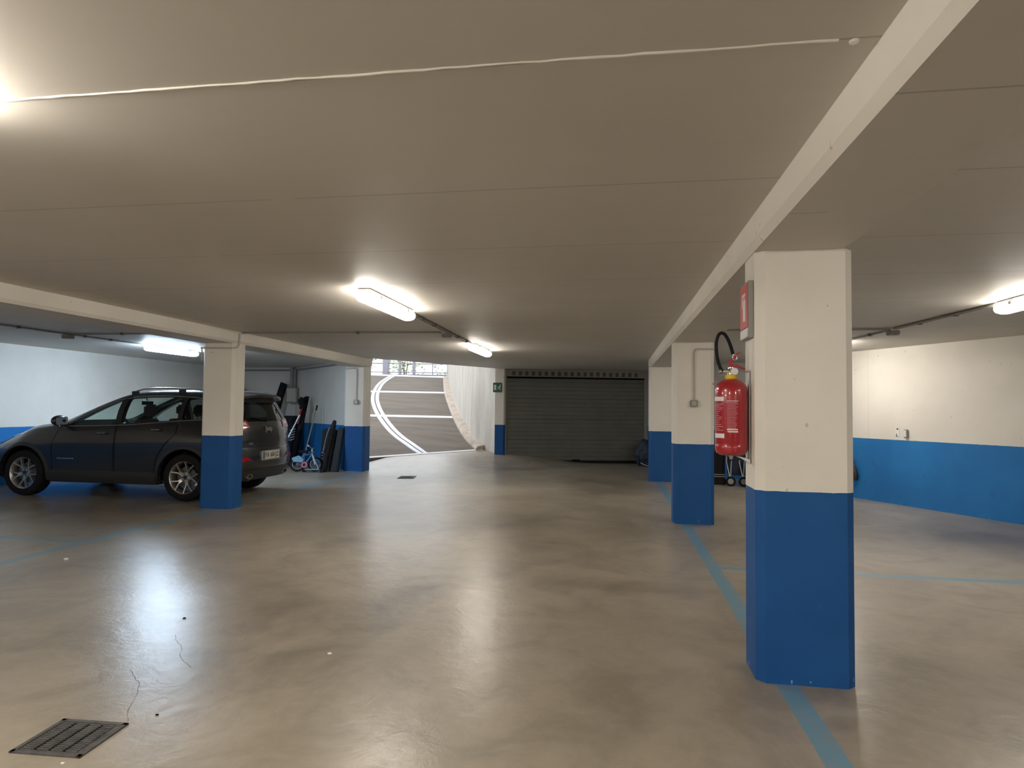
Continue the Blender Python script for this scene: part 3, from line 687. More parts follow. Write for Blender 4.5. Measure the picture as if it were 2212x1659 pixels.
# ================================================================== parked car (local x forward, y left, origin under rear axle)
from mathutils.bvhtree import BVHTree
M['paint'] = mat('dark_grey_paint', (.011, .0115, .0125), .34, .2, coat=.8); M['paint'].node_tree.nodes['Principled BSDF'].inputs['Coat Roughness'].default_value = .06
M['clad'] = mat('black_cladding', (.020, .020, .021), .55)
def glass(name, tint, r=.02):
    m = bpy.data.materials.new(name); m.use_nodes = True; nt = m.node_tree; nt.nodes.clear()
    o = nt.nodes.new('ShaderNodeOutputMaterial'); mx = nt.nodes.new('ShaderNodeMixShader'); t = nt.nodes.new('ShaderNodeBsdfTransparent'); g = nt.nodes.new('ShaderNodeBsdfGlossy'); lw = nt.nodes.new('ShaderNodeLayerWeight'); pw = nt.nodes.new('ShaderNodeMath'); pw.operation = 'POWER'; pw.inputs[1].default_value = 4; nt.links.new(lw.outputs['Facing'], pw.inputs[0]); f = nt.nodes.new('ShaderNodeMath'); f.operation = 'MULTIPLY_ADD'; f.inputs[1].default_value = .6; f.inputs[2].default_value = .05; nt.links.new(pw.outputs[0], f.inputs[0])
    t.inputs[0].default_value = (*tint, 1); g.inputs['Roughness'].default_value = r
    nt.links.new(f.outputs[0], mx.inputs[0]); nt.links.new(t.outputs[0], mx.inputs[1]); nt.links.new(g.outputs[0], mx.inputs[2]); nt.links.new(mx.outputs[0], o.inputs[0]); return m
M['glass'] = glass('side_glass', (.78, .88, .85)); M['privacy'] = glass('tinted_glass', (.30, .34, .33))
M['cabin'] = mat('cabin_trim', (.018, .018, .02), .8); M['seat'] = mat('seat_fabric', (.03, .03, .032), .85)
M['taillight'] = mat('red_lens', (.42, .01, .02), .12, coat=1); M['clearlens'] = mat('clear_lens', (.75, .72, .72), .12, coat=1)
M['plate'] = mat('plate_white', (.62, .61, .52), .5); M['plateblue'] = mat('plate_blue', (.04, .05, .20), .5); M['platetext'] = mat('plate_text', (.02, .02, .02), .6)
M['alloy'] = mat('silver_alloy', (.52, .50, .46), .32, .85)
M['silver'] = mat('satin_silver', (.62, .62, .63), .3, .9)
M['badge'] = mat('badge_chrome', (.7, .7, .68), .25, .9)
WB = 2.78; XT, XN = -.88, 3.70
def itp(tab, x):
    if x <= tab[0][0]: return tab[0][1]
    for (x0, a), (x1, b) in zip(tab, tab[1:]):
        if x <= x1: return a+(b-a)*(x-x0)/(x1-x0)
    return tab[-1][1]
def itps(tab, x, w=.10): return sum(itp(tab, x+d*w)*k for d, k in ((-1, .25), (0, .5), (1, .25)))
ZTOP = [(-.88, 1.615), (-.5, 1.66), (0, 1.69), (.6, 1.70), (1.0, 1.68), (1.25, 1.615), (1.55, 1.50), (1.9, 1.345), (2.2, 1.205), (2.36, 1.155), (2.6, 1.13), (3.0, 1.085), (3.35, .995), (3.55, .92), (3.70, .83)]
ZRE = [(-.88, 1.52), (-.5, 1.575), (0, 1.61), (.6, 1.625), (.95, 1.605), (1.25, 1.545), (1.55, 1.43), (1.9, 1.265), (2.15, 1.155), (2.4, 1.11), (2.7, 1.085), (3.05, 1.03), (3.35, .945), (3.55, .86), (3.70, .77)]
WRE = [(-.88, .60), (0, .66), (1.0, .67), (1.5, .71), (1.95, .775), (2.3, .80), (3.0, .76), (3.70, .62)]
ZBE = [(-.88, 1.235), (-.2, 1.21), (.12, 1.20), (.87, 1.15), (1.24, 1.118), (1.95, 1.088), (2.3, 1.05), (2.7, 1.00), (3.1, .92), (3.4, .82), (3.70, .68)]
WBE = [(-.88, .80), (-.3, .855), (.5, .875), (2.0, .875), (3.0, .87), (3.7, .80)]
ZBO = [(-.88, .305), (-.6, .28), (-.3, .27), (3.1, .25), (3.4, .25), (3.7, .28)]
def section(x):
    zb, ze, zr, zt, we, wr = itps(ZBO, x), itps(ZBE, x), itps(ZRE, x), itps(ZTOP, x), itps(WBE, x), itps(WRE, x)
    h = ze-zb; k = .93 if -.7 < x < 3.2 else .93-.05*sstep((x-3.2)/.5)-.02*sstep((-.7-x)/.2)
    key = [(.72, zb), (k-.045, zb+.03), (k-.012, zb+.16*h), (k+.002, zb+.45*h), (k, zb+.72*h), (we+.028, zb+.92*h), (we, ze),
           (we*.55+wr*.45+.012, ze*.45+zr*.55), (wr, zr), (wr-.09, zr+.62*(zt-zr)), (.33, zt-.012), (0, zt)]
    key = [Vector((a, b)) for a, b in key]; out = []
    for i in range(len(key)-1):
        p0 = key[max(i-1, 0)]; p1 = key[i]; p2 = key[i+1]; p3 = key[min(i+2, len(key)-1)]; n = 3
        lin = i in (0,)
        for j in range(n):
            t = j/n
            out.append(p1.lerp(p2, t) if lin else .5*((2*p1)+(p2-p0)*t*.8+(2*p0-5*p1+4*p2-p3)*t*t*.8+(3*p1-p0-3*p2+p3)*t**3*.8+(p2-p1)*.0) if False else p1.lerp(p2, t)+((p2-p0)*.5*(t*(1-t)**2)-(p3-p1)*.5*(t*t*(1-t))-(p2-p1)*(t*(1-t)**2-t*t*(1-t)))*.8)
    return out+[key[-1]]
TAILZ = [(.2, .10), (.36, .05), (.50, .0), (.74, .0), (.78, .03), (.95, .03), (1.10, .05), (1.25, .11), (1.40, .19), (1.55, .25), (1.7, .27)]
NOSEZ = [(.2, -.12), (.4, -.03), (.65, 0), (.8, -.03), (.95, -.14), (1.05, -.26), (1.3, -.3)]
def morph(x, y, z):
    a = itps(TAILZ, z, .03)+.17*(abs(y)/.92)**3.2; b = itps(NOSEZ, z, .03)-.36*(abs(y)/.92)**2.6
    return x+a*(1-sstep((x-XT)/1.15))+b*sstep((x-(XN-1.2))/1.2)
def body_bm(grow=0):
    bm = bmesh.new(); xs = []; x = XT
    while x < XN-1e-6: xs.append(x); x += .055
    xs.append(XN); L = []
    for x in xs:
        s = section(x); n = len(s)
        rl = [bm.verts.new((morph(x, p.x, p.y), p.x, p.y)) for p in s]
        rr = [bm.verts.new((morph(x, p.x, p.y), -p.x, p.y)) for p in s[:-1]]
        L.append((rl, rr+[rl[-1]]))
    n = len(L[0][0])
    for (a, b), (c, d) in zip(L, L[1:]):
        for i in range(n-1):
            bm.faces.new((a[i], a[i+1], c[i+1], c[i])); bm.faces.new((b[i], d[i], d[i+1], b[i+1]))
        bm.faces.new((a[0], c[0], d[0], b[0]))
    for (a, b), xx in ((L[0], XT), (L[-1], XN)):     # curved end caps
        m_ = 9; rows = []
        for i in range(n-1):
            y, z = a[i].co.y, a[i].co.z
            rows.append([a[i]]+[bm.verts.new((morph(xx, y*(1-2*j/m_), z), y*(1-2*j/m_), z)) for j in range(1, m_)]+[b[i]])
        for r1, r2 in zip(rows, rows[1:]):
            for j in range(m_): bm.faces.new((r1[j], r1[j+1], r2[j+1], r2[j]))
        for j in range(m_): bm.faces.new((rows[-1][j], rows[-1][j+1], a[n-1]))
        # close the lowest row against the floor pan
        ring = rows[0]; bm.faces.new(ring[::-1]) if len(ring) > 2 else None
    bmesh.ops.remove_doubles(bm, verts=bm.verts[:], dist=1e-5)
    bmesh.ops.recalc_face_normals(bm, faces=bm.faces[:])
    return bm
def tmp_obj(bm):
    me = bpy.data.meshes.new('t'); bm.to_mesh(me); bm.free(); o = bpy.data.objects.new('t', me); C.objects.link(o); return o
def boolean(a, cutters, op='DIFFERENCE', keep=False):
    for c in cutters:
        md = a.modifiers.new('b', 'BOOLEAN'); md.operation = op; md.object = c; md.solver = 'EXACT'
    dg = bpy.context.evaluated_depsgraph_get(); me = bpy.data.meshes.new_from_object(a.evaluated_get(dg))
    a.modifiers.clear(); old = a.data
    if keep:
        o = bpy.data.objects.new('t', me); C.objects.link(o); return o
    a.data = me; return a
def kill(*os):
    for o in os: bpy.data.objects.remove(o, do_unlink=True)
def prism_o(poly, a, b, axis='y', bev=0):
    bm = bmesh.new(); prism(bm, poly, a, b, axis, bev=bev); return tmp_obj(bm)
def rpoly(pts, r=.05, n=4):
    out = []; N = len(pts)
    for i in range(N):
        p = Vector(pts[i]); a = Vector(pts[i-1])-p; b = Vector(pts[(i+1) % N])-p; rr = min(r, a.length*.4, b.length*.4)
        p0 = p+a.normalized()*rr; p1 = p+b.normalized()*rr
        for k in range(n+1):
            t = k/n; q = p0*(1-t)**2+p*2*t*(1-t)+p1*t*t; out.append((q.x, q.y))
    return out
WINS = {'front': [(2.02, 1.118), (1.70, 1.30), (1.45, 1.425), (1.27, 1.50), (1.22, 1.505), (1.22, 1.140)],
        'rear': [(1.12, 1.155), (1.12, 1.53), (.85, 1.55), (.45, 1.56), (.17, 1.557), (.17, 1.215)],
        'quarter': [(.10, 1.222), (.10, 1.555), (-.10, 1.535), (-.26, 1.475), (-.36, 1.38), (-.38, 1.30), (-.33, 1.25), (-.2, 1.238)]}
DOORS = {'front': [(2.24, .36), (2.27, .80), (2.17, 1.09), (1.74, 1.335), (1.47, 1.47), (1.26, 1.548), (1.175, 1.565), (1.175, .36)],
         'rear': [(1.165, .36), (1.165, 1.565), (.85, 1.59), (.45, 1.60), (.135, 1.595), (.135, 1.02), (.30, .86), (.44, .66), (.50, .36)]}
car = tag(empty('parked_car', (-6.34, 9.55, 0), PI), 'dark grey sport utility car parked behind the left column', 'car')
base = body_bm(); bvh = BVHTree.FromBMesh(base); shell = tmp_obj(base.copy())
def wy(x, z, s=1):
    h = bvh.ray_cast(Vector((x, s*2, z)), Vector((0, -s, 0))); return h[0].y if h[0] else s*.9
# inner cavity
ib = base.copy(); bmesh.ops.transform(ib, matrix=Matrix.Diagonal((1, .93, 1, 1)), verts=ib.verts[:])
for v in ib.verts: v.co.z -= .05
cav0 = tmp_obj(ib); bb = bmesh.new(); box(bb, -.72, 2.05, -1.2, 1.2, .42, 2); bx_ = tmp_obj(bb); cav = boolean(cav0, [bx_], 'INTERSECT')
cut = [cav]
for w in WINS.values(): cut.append(prism_o(rpoly(w, .04), -1.3, 1.3))
cut.append(prism_o(rpoly([(-.63, 1.19), (.63, 1.19), (.56, 1.60), (-.56, 1.60)], .06), 1.15, 2.6, 'x'))     # windscreen
cut.append(prism_o(rpoly([(-.62, 1.20), (.62, 1.20), (.50, 1.50), (-.50, 1.50)], .08), -1.2, -.3, 'x'))      # tailgate window
for xc in (0, WB):
    for s in (-1, 1):
        arch = [(xc+.43*math.cos(a), .36+.43*math.sin(a)) for a in [PI*k/20 for k in range(21)]]+[(xc-.43, -.1), (xc+.43, -.1)]
        cut.append(prism_o(arch, s*.58, s*1.3))
shell = boolean(shell, cut)
car_parts = []
for nm, poly in DOORS.items():
    for s in (1, -1):
        big = prism_o(poly, s*.45, s*1.3)
        cx = sum(p[0] for p in poly)/len(poly); cz = sum(p[1] for p in poly)/len(poly)
        ins = [(cx+(p[0]-cx)*(1-.010/abs(p[0]-cx+1e-6) if abs(p[0]-cx) > .05 else 1), cz+(p[1]-cz)*(1-.008/abs(p[1]-cz+1e-6) if abs(p[1]-cz) > .05 else 1)) for p in poly]
        small = prism_o(ins, s*.45, s*1.3)
        d = boolean(shell, [small], 'INTERSECT', keep=True); shell = boolean(shell, [big]); car_parts.append((nm, s, d)); kill(big, small)
def fin(o, name, m, parent):
    o.name = name; o.data.name = name; o.parent = parent; o.data.materials.clear(); o.data.materials.append(m)
    for p in o.data.polygons: p.use_smooth = True; p.material_index = 0
    try: o.data.set_sharp_from_angle(angle=math.radians(28))
    except Exception: pass
    return o
# tailgate: cut by a rear-view outline
tg = rpoly([(-.70, .80), (.70, .80), (.74, 1.0), (.68, 1.20), (.58, 1.55), (-.58, 1.55), (-.68, 1.20), (-.74, 1.0)], .05); tgs = [(p[0]*.988, .8+(p[1]-.8)*.99+.004) for p in tg]
big = prism_o(tg, -1.3, -.50, 'x'); small = prism_o(tgs, -1.3, -.50, 'x')
gate_o = boolean(shell, [small], 'INTERSECT', keep=True); shell = boolean(shell, [big]); kill(big, small)
kill(*cut, cav0 if cav0.name in bpy.data.objects and cav0 != cav else bx_) if False else None
for o in cut: kill(o)
kill(bx_)
fin(shell, 'body', M['paint'], car); tailgate = fin(gate_o, 'tailgate', M['paint'], car)
doors = {}
for nm, s, d in car_parts: doors[(nm, s)] = fin(d, 'door', M['paint'], car)

def patch_bm(planes, keep, offs):
    """piece of the body surface bounded by planes (point, outward normal)"""
    bm = base.copy()
    for co, no in planes:
        bmesh.ops.bisect_plane(bm, geom=bm.verts[:]+bm.edges[:]+bm.faces[:], plane_co=co, plane_no=no, clear_outer=True, dist=1e-6)
    bmesh.ops.delete(bm, geom=[f for f in bm.faces if not keep(f.calc_center_median())], context='FACES')
    bm.normal_update()
    for v in bm.verts: v.co += v.normal*offs
    return bm
def planes_xz(poly):
    cx = sum(p[0] for p in poly)/len(poly); cz = sum(p[1] for p in poly)/len(poly); out = []
    for i in range(len(poly)):
        a, b = poly[i], poly[(i+1) % len(poly)]; n = Vector((b[1]-a[1], 0, -(b[0]-a[0])))
        if n.dot(Vector((a[0]-cx, 0, a[1]-cz))) < 0: n = -n
        out.append((Vector((a[0], 0, a[1])), n.normalized()))
    return out
def planes_yz(poly):
    return [(Vector((0, c.x, c.z)), Vector((0, n.x, n.z))) for c, n in planes_xz(poly)]
for nm, poly in WINS.items():
    for s in (1, -1):
        bm = patch_bm(planes_xz(poly), lambda c, s=s: c.y*s > .3, -.012)
        par = doors.get((nm, s), shell); obj('window', bm, M['glass' if nm == 'front' else 'privacy'] if nm != 'rear' else M['glass'], par, True)
bm = patch_bm(planes_yz([(-.63, 1.19), (.63, 1.19), (.56, 1.60), (-.56, 1.60)]), lambda c: c.x > 1.0, -.010); obj('windscreen', bm, M['glass'], car, True)
bm = patch_bm(planes_yz([(-.62, 1.20), (.62, 1.20), (.50, 1.50), (-.50, 1.50)]), lambda c: c.x < -.4, -.008); obj('rear_window', bm, M['privacy'], tailgate, True)
# chrome line under and round the windows, black pillar strips
for s in (1, -1):
    pts = [(2.08, 1.10), (1.7, 1.108), (1.24, 1.124), (.87, 1.142), (.12, 1.205), (-.2, 1.225), (-.34, 1.24), (-.40, 1.30), (-.385, 1.385), (-.28, 1.49), (-.11, 1.552), (.12, 1.572), (.45, 1.577), (.85, 1.567), (1.2, 1.53), (1.45, 1.448), (1.72, 1.318), (2.03, 1.14)]
    P = smooth([(x, 0, z) for x, z in pts], 3); bm = bmesh.new(); tube(bm, [(p.x, wy(p.x, p.z, s)+s*.001, p.z) for p in P], .0055, 6); obj('window_trim', bm, M['silver'], car, True)
    for xa in (1.13, .09):
        w = .085 if xa > 1 else .06; bm = patch_bm(planes_xz([(xa-.01 if xa > 1 else xa+.005, 1.16), (xa-.01+w+.005, 1.14), (xa-.01+w+.005, 1.555), (xa-.01 if xa > 1 else xa+.005, 1.565)]), lambda c, s=s: c.y*s > .3, .0012)
        obj('pillar_cover', bm, M['cabin'], car, True)
# roof rails
for s in (1, -1):
    yr = lambda x: s*(itp(WRE, x)-.015); zr = lambda x: itp(ZRE, x)+.035
    P = [(x, yr(x), zr(x)+.02+.028*min(1, (x+.62)/.2, (1.12-x)/.2)) for x in [(-.62+1.74*k/16) for k in range(17)]]
    bm = bmesh.new(); tube(bm, P, [.008]+[.013]*15+[.008], 8); rail = obj('roof_rail', bm, M['silver'], car, True)
    for xx in (-.55, .25, 1.05):
        bm = bmesh.new(); box(bm, xx-.06, xx+.06, yr(xx)-.013, yr(xx)+.013, zr(xx)-.03, zr(xx)+.035, .006); obj('rail_foot', bm, M['clad'], rail)
# spoiler
bm = bmesh.new(); n = 14; rows = []
for k in range(n+1):
    y = -.60+1.20*k/n; e = (abs(y)/.6)**3; x0 = -.50; x1 = -.80+.10*e
    rows.append([bm.verts.new(v) for v in ((x0, y, 1.662-.055*e), (x1, y, 1.625-.055*e), (x1+.01, y, 1.585-.05*e), (x1+.14, y, 1.565-.04*e), (x0, y, 1.60-.05*e))])
for A, B in zip(rows, rows[1:]):
    for k in range(5): bm.faces.new((A[k], A[(k+1) % 5], B[(k+1) % 5], B[k]))
bm.faces.new(rows[0]); bm.faces.new(rows[-1][::-1]); bmesh.ops.recalc_face_normals(bm, faces=bm.faces[:])
obj('spoiler', bm, M['paint'], tailgate, True)
# lamps
def rear_patch(name, m, poly, s, offs, par=car, keepx=0):
    return obj(name, patch_bm(planes_yz([(s*a, b) for a, b in poly]), lambda c: c.x < -.3+keepx and c.y*s > 0, offs), m, par, True)
for s in (1, -1):
    tl = rear_patch('taillight', M['taillight'], [(.50, 1.10), (.96, 1.09), (.96, 1.205), (.80, 1.235), (.52, 1.215)], s, .010)
    rear_patch('reversing_lens', M['clearlens'], [(.54, 1.145), (.80, 1.145), (.80, 1.195), (.56, 1.19)], s, .014, tl)
    rear_patch('reflector', M['taillight'], [(.50, .61), (.86, .58), (.86, .65), (.60, .665)], s, .010)
    # exhaust tips
    bm = bmesh.new(); pts = [(.074*math.cos(a)*(1 if True else 1), .036*math.sin(a)) for a in [2*PI*k/20 for k in range(20)]]
    R3 = []
    for kx, sc_ in ((-.62, 1), (-.845, 1), (-.845, .82), (-.70, .8)):
        R3.append([bm.verts.new((kx, s*.52+p[0]*sc_, .36+p[1]*sc_)) for p in pts])
    for A, B in zip(R3, R3[1:]):
        for k in range(20): bm.faces.new((A[k], A[(k+1) % 20], B[(k+1) % 20], B[k]))
    ext_ = obj('exhaust_tip', bm, M['chrome'], car, True)
    bm = bmesh.new(); bm.faces.new([bm.verts.new((-.74, s*.52+p[0]*.81, .36+p[1]*.81)) for p in pts]); obj('exhaust_bore', bm, M['dark_hole'], ext_)
    # headlights and fog lamps
    obj('headlight', patch_bm(planes_xz([(3.05, .95), (3.42, .81), (3.66, .77), (3.66, .86), (3.30, .955)]), lambda c, s=s: c.y*s > .45, .006), M['clearlens'], car, True)
    # arch cladding
    for xc in (0, WB):
        bm = bmesh.new(); rows = []
        for k in range(25):
            a = -.22+(PI+.44)*k/24; rr = []
            for r_, o2 in ((.425, -.05), (.425, .012), (.45, .016), (.485, .004), (.485, -.03)):
                sx = max(min(1.0, 1), .9); x = xc+r_*math.cos(a); z = .36+r_*math.sin(a)*1.0
                zz = max(z, .29); rr.append(bm.verts.new((x, wy(min(max(x, -.8), 3.5), zz, s)+s*o2, z)))
            rows.append(rr)
        for A, B in zip(rows, rows[1:]):
            for k in range(5): bm.faces.new((A[k], A[(k+1) % 5], B[(k+1) % 5], B[k]))
        bm.faces.new(rows[0]); bm.faces.new(rows[-1][::-1]); bmesh.ops.recalc_face_normals(bm, faces=bm.faces[:]); obj('wheel_arch', bm, M['clad'], car, True)
        # arch lining
        bm = bmesh.new(); lathe(bm, [(.428, 0), (.428, .34), (0, .34)], 24, Matrix.Translation((xc, s*.92, .36)) @ Matrix.Rotation(s*PI/2, 4, 'X'), a0=0, a1=2*PI)
        bmesh.ops.bisect_plane(bm, geom=bm.verts[:]+bm.edges[:]+bm.faces[:], plane_co=(0, 0, .30), plane_no=(0, 0, -1), clear_outer=True); obj('arch_liner', bm, M['dark_hole'], car)
    # sill
    bm = bmesh.new(); rows = []
    for k in range(16):
        x = .46+k*(WB-.92)/15; y = wy(x, .38, s)
        rows.append([bm.verts.new(v) for v in ((x, y+s*.006, .425), (x, y+s*.012, .33), (x, y-s*.03, .235), (x, y-s*.2, .235), (x, y-s*.05, .40))])
    for A, B in zip(rows, rows[1:]):
        for k in range(5): bm.faces.new((A[k], A[(k+1) % 5], B[(k+1) % 5], B[k]))
    bm.faces.new(rows[0]); bm.faces.new(rows[-1][::-1]); bmesh.ops.recalc_face_normals(bm, faces=bm.faces[:]); obj('sill', bm, M['clad'], car, True)
    # door handles
    for nm, xh, zh in (('front', 1.38, 1.005), ('rear', .46, 1.07)):
        y = wy(xh, zh, s); bm = bmesh.new(); tube(bm, [(xh-.10, y-s*.004, zh+.002), (xh-.085, y+s*.030, zh+.001), (xh, y+s*.036, zh), (xh+.085, y+s*.030, zh-.001), (xh+.10, y-s*.004, zh-.002)], [.012, .013, .014, .013, .012], 8); h_ = obj('handle', bm, M['paint'], doors[(nm, s)], True)
        bm = bmesh.new(); box(bm, xh-.07, xh+.07, y+s*.048-.001, y+s*.048+.001, zh-.003, zh+.003); obj('handle_strip', bm, M['silver'], h_)
    # door mirror
    bm = bmesh.new(); bmesh.ops.create_uvsphere(bm, u_segments=16, v_segments=10, radius=1)
    for v in bm.verts: v.co = Vector((v.co.x*.085*(1 if v.co.x > 0 else .55), v.co.y*.13, v.co.z*.085))
    xform(bm, Matrix.Translation((2.03, s*1.03, 1.185)) @ Matrix.Rotation(s*-.12, 4, 'Z')); tube(bm, [(2.05, s*.87, 1.12), (2.04, s*.97, 1.135)], [.03, .028], 8)
    mir = obj('mirror', bm, M['paint'], doors[('front', s)], True)
    bm = bmesh.new(); prism(bm, rpoly([(s*.93, 1.13), (s*1.13, 1.12), (s*1.14, 1.23), (s*.93, 1.25)], .03), 1.984, 1.988, 'x'); obj('mirror_glass', bm, M['silver'], mir)
    bm = bmesh.new(); tube(bm, [(2.09, s*.90, 1.104), (2.05, s*1.0, 1.102), (2.0, s*1.06, 1.11)], .006, 6); obj('mirror_strip', bm, M['silver'], mir, True)
    # side name strip on the front door
    y = wy(1.95, .60, s); bm = bmesh.new()
    for k in range(8): box(bm, 1.86+k*.038, 1.886+k*.038, y+s*.002-.0015, y+s*.002+.0015, .597, .612)
    obj('door_lettering', bm, M['badge'], doors[('front', s)])
# grille and bumper
bm = bmesh.new(); box(bm, 3.35, 3.62, -.55, .55, .30, .42, .02); obj('front_intake', bm, M['clad'], car)
for k in range(7):
    y = (k-3)*.10; x = morph(XN, y, .78)
    bm = bmesh.new(); prism(bm, rpoly([(y-.03, .72), (y+.03, .72), (y+.03, .83), (y-.03, .83)], .015), x-.03, x+.006, 'x'); obj('grille_slot', bm, M['dark_hole'], car)
# rear bumper lower cladding
bm = patch_bm([(Vector((0, 0, .46)), Vector((0, 0, 1)))], lambda c: c.x < -.50 and c.z < .46, .008); obj('bumper_cladding', bm, M['clad'], car, True)
# number plate
px = morph(XT, 0, .66)-.012
PR = Matrix(((0, 0, -1, px-.012), (-1, 0, 0, 0), (0, 1, 0, .665), (0, 0, 0, 1)))
bm = bmesh.new(); box(bm, px-.004, px+.02, -.28, .28, .585, .74, .006); plate = obj('plate_holder', bm, M['badge'], car)
bm = bmesh.new(); box(bm, px-.010, px-.003, -.26, .26, .605, .725, .002); obj('number_plate', bm, M['plate'], plate)
bm = bmesh.new(); box(bm, px-.0115, px-.009, .215, .258, .607, .723); obj('plate_band', bm, M['plateblue'], plate)
bm = bmesh.new(); box(bm, px-.0115, px-.009, -.258, -.225, .607, .723); obj('plate_band', bm, M['plateblue'], plate)
text('plate_text', 'FX 681JZ', .105, M['platetext'], PR, plate, .0008, .0012)
# badges
bz = 1.10; bx0 = morph(XT, 0, bz)-.012
text('brand_badge', 'Jeep', .115, M['badge'], Matrix(((0, .22, -1, bx0-.004), (-1, 0, 0, .02), (0, 1, 0, 1.085), (0, 0, 0, 1))), tailgate, .006, .002)
yb_ = .50; bx1 = morph(XT, yb_, .86); t_sl = (morph(XT, .6, .86)-morph(XT, .4, .86))/.2
text('badge', '4x4', .055, M['badge'], Matrix(((-t_sl, 0, -1, bx1-.003), (-1, 0, 0, yb_), (0, 1, 0, .86), (0, 0, 0, 1))), tailgate, .003, .001)
# wiper
bm = bmesh.new(); x = morph(XT, 0, 1.22); tube(bm, [(x-.02, 0, 1.215), (morph(XT, .2, 1.25)-.015, .22, 1.25), (morph(XT, .35, 1.27)-.01, .38, 1.265)], .008, 6); tube(bm, [(x-.03, 0, 1.215), (x+.02, 0, 1.215)], .022, 10); obj('rear_wiper', bm, M['black'], tailgate, True)
# cabin: seats, dashboard, wheel
def seatf(x, y, w=.24, name='seat'):
    bm = bmesh.new(); box(bm, x-.26, x+.26, y-w, y+w, .50, .68, .06, seg=3)
    prism(bm, [(x-.30, .62), (x-.16, .64), (x-.30, 1.20), (x-.40, 1.22), (x-.43, 1.18)], y-w*.92, y+w*.92, 'y', bev=.03)
    o = obj(name, bm, M['seat'], car, True)
    bm = bmesh.new()
    for yy in ([y] if w < .4 else [y-.45, y, y+.45]):
        box(bm, x-.47, x-.37, yy-.13, yy+.13, 1.27, 1.45, .035, seg=3); tube(bm, [(x-.40, yy-.05, 1.18), (x-.42, yy-.05, 1.30)], .007, 6); tube(bm, [(x-.40, yy+.05, 1.18), (x-.42, yy+.05, 1.30)], .007, 6)
    obj('headrest', bm, M['seat'], o, True)
seatf(1.42, .38); seatf(1.42, -.38); seatf(.50, 0, .64)
bm = bmesh.new(); prism(bm, [(1.98, .75), (1.72, .80), (1.70, 1.0), (1.80, 1.10), (2.0, 1.10)], -.78, .78, 'y', bev=.02); obj('dashboard', bm, M['cabin'], car)
bm = bmesh.new(); Rw = Matrix.Translation((1.58, .38, 1.05)) @ Matrix.Rotation(-.45, 4, 'Y') @ Matrix.Rotation(PI/2, 4, 'Y')
pts = [Rw @ Vector((.185*math.cos(a), .185*math.sin(a), 0)) for a in [2*PI*k/28 for k in range(28)]]; tube(bm, pts, .015, 8, closed=True)
for a in (0.2, PI-.2, -PI/2): tube(bm, [Rw @ Vector((0, 0, 0)), Rw @ Vector((.18*math.cos(a), .18*math.sin(a), 0))], .014, 6)
tube(bm, [Rw @ Vector((0, 0, -.02)), Rw @ Vector((0, 0, .03))], .06, 14); tube(bm, [Rw @ Vector((0, 0, 0)), (1.75, .38, .97)], .03, 8)
obj('steering_wheel', bm, M['cabin'], car, True)
bm = bmesh.new(); box(bm, 1.36, 1.38, -.13, .13, 1.44, 1.51, .008); tube(bm, [(1.37, 0, 1.5), (1.40, 0, 1.57)], .01, 6); obj('cabin_mirror', bm, M['cabin'], car)
bm = bmesh.new(); box(bm, .0, 2.0, -.80, .80, .36, .44, .02); box(bm, -.5, 3.2, -.5, .5, .24, .34, .02); obj('floor_pan', bm, M['cabin'], car)
# wheels
def wheel(xc, s, rot=0):
    T0 = Matrix.Translation((xc, s*.80, .358)) @ Matrix.Rotation(-s*PI/2, 4, 'X')       # local +z points outwards
    bm = bmesh.new(); lathe(bm, [(.245, -.105), (.30, -.112), (.345, -.095), (.358, -.06), (.358, .06), (.345, .095), (.30, .112), (.245, .100)], 44, T0)
    ty = obj('wheel', bm, M['black'], car, True)
    bm = bmesh.new(); lathe(bm, [(.247, -.10), (.235, -.09), (.22, -.05), (.215, .04), (.232, .085), (.243, .098), (.250, .100), (.250, .092)], 44, T0)
    rim = obj('rim', bm, M['alloy'], ty, True)
    bm = bmesh.new()
    for k in range(5):
        a = rot+2*PI*k/5
        for d in (-.17, .17):
            p0 = Vector((.075*math.cos(a+d*.6), .075*math.sin(a+d*.6), 0)); pm = Vector((.125*math.cos(a+d*.7), .125*math.sin(a+d*.7), 0)); p1 = Vector((.236*math.cos(a+d*1.9), .236*math.sin(a+d*1.9), 0))
            for q0, q1, w0_, w1_, z0_, z1_ in ((p0, pm, .020, .013, .062, .075), (pm, p1, .013, .011, .075, .094)):
                dd_ = (q1-q0).normalized(); nn = Vector((-dd_.y, dd_.x, 0)); t = bmesh.new(); V = []
                for q, w, z in ((q0, w0_, z0_), (q1, w1_, z1_)):
                    V.append([t.verts.new(q+nn*w*e+Vector((0, 0, zz))) for e, zz in ((-1, z-.03), (-.75, z), (.75, z), (1, z-.03))])
                for i in range(4): t.faces.new((V[0][i], V[0][(i+1) % 4], V[1][(i+1) % 4], V[1][i]))
                t.faces.new(V[0]); t.faces.new(V[1][::-1]); bmesh.ops.recalc_face_normals(t, faces=t.faces[:]); merge(bm, xform(t, T0))
    t = bmesh.new(); lathe(t, [(0, .07), (.075, .068), (.085, .05), (.085, .02)], 30, T0); merge(bm, t); obj('spoke', bm, M['alloy'], rim, True)
    bm = bmesh.new(); lathe(bm, [(0, .079), (.03, .078), (.034, .068)], 20, T0)
    for k in range(5):
        a = rot+2*PI*(k+.5)/5; lathe(bm, [(0, .073), (.011, .073), (.012, .06)], 8, T0 @ Matrix.Translation((.055*math.cos(a), .055*math.sin(a), 0)))
    obj('hub_cap', bm, M['clad'], rim, True)
    bm = bmesh.new(); lathe(bm, [(0, .0), (.16, .0), (.16, .02), (.07, .02), (.07, .05), (0, .05)], 30, T0); obj('brake_disc', bm, mat('brake_disc', (.10, .10, .10), .5, .6), rim, True)
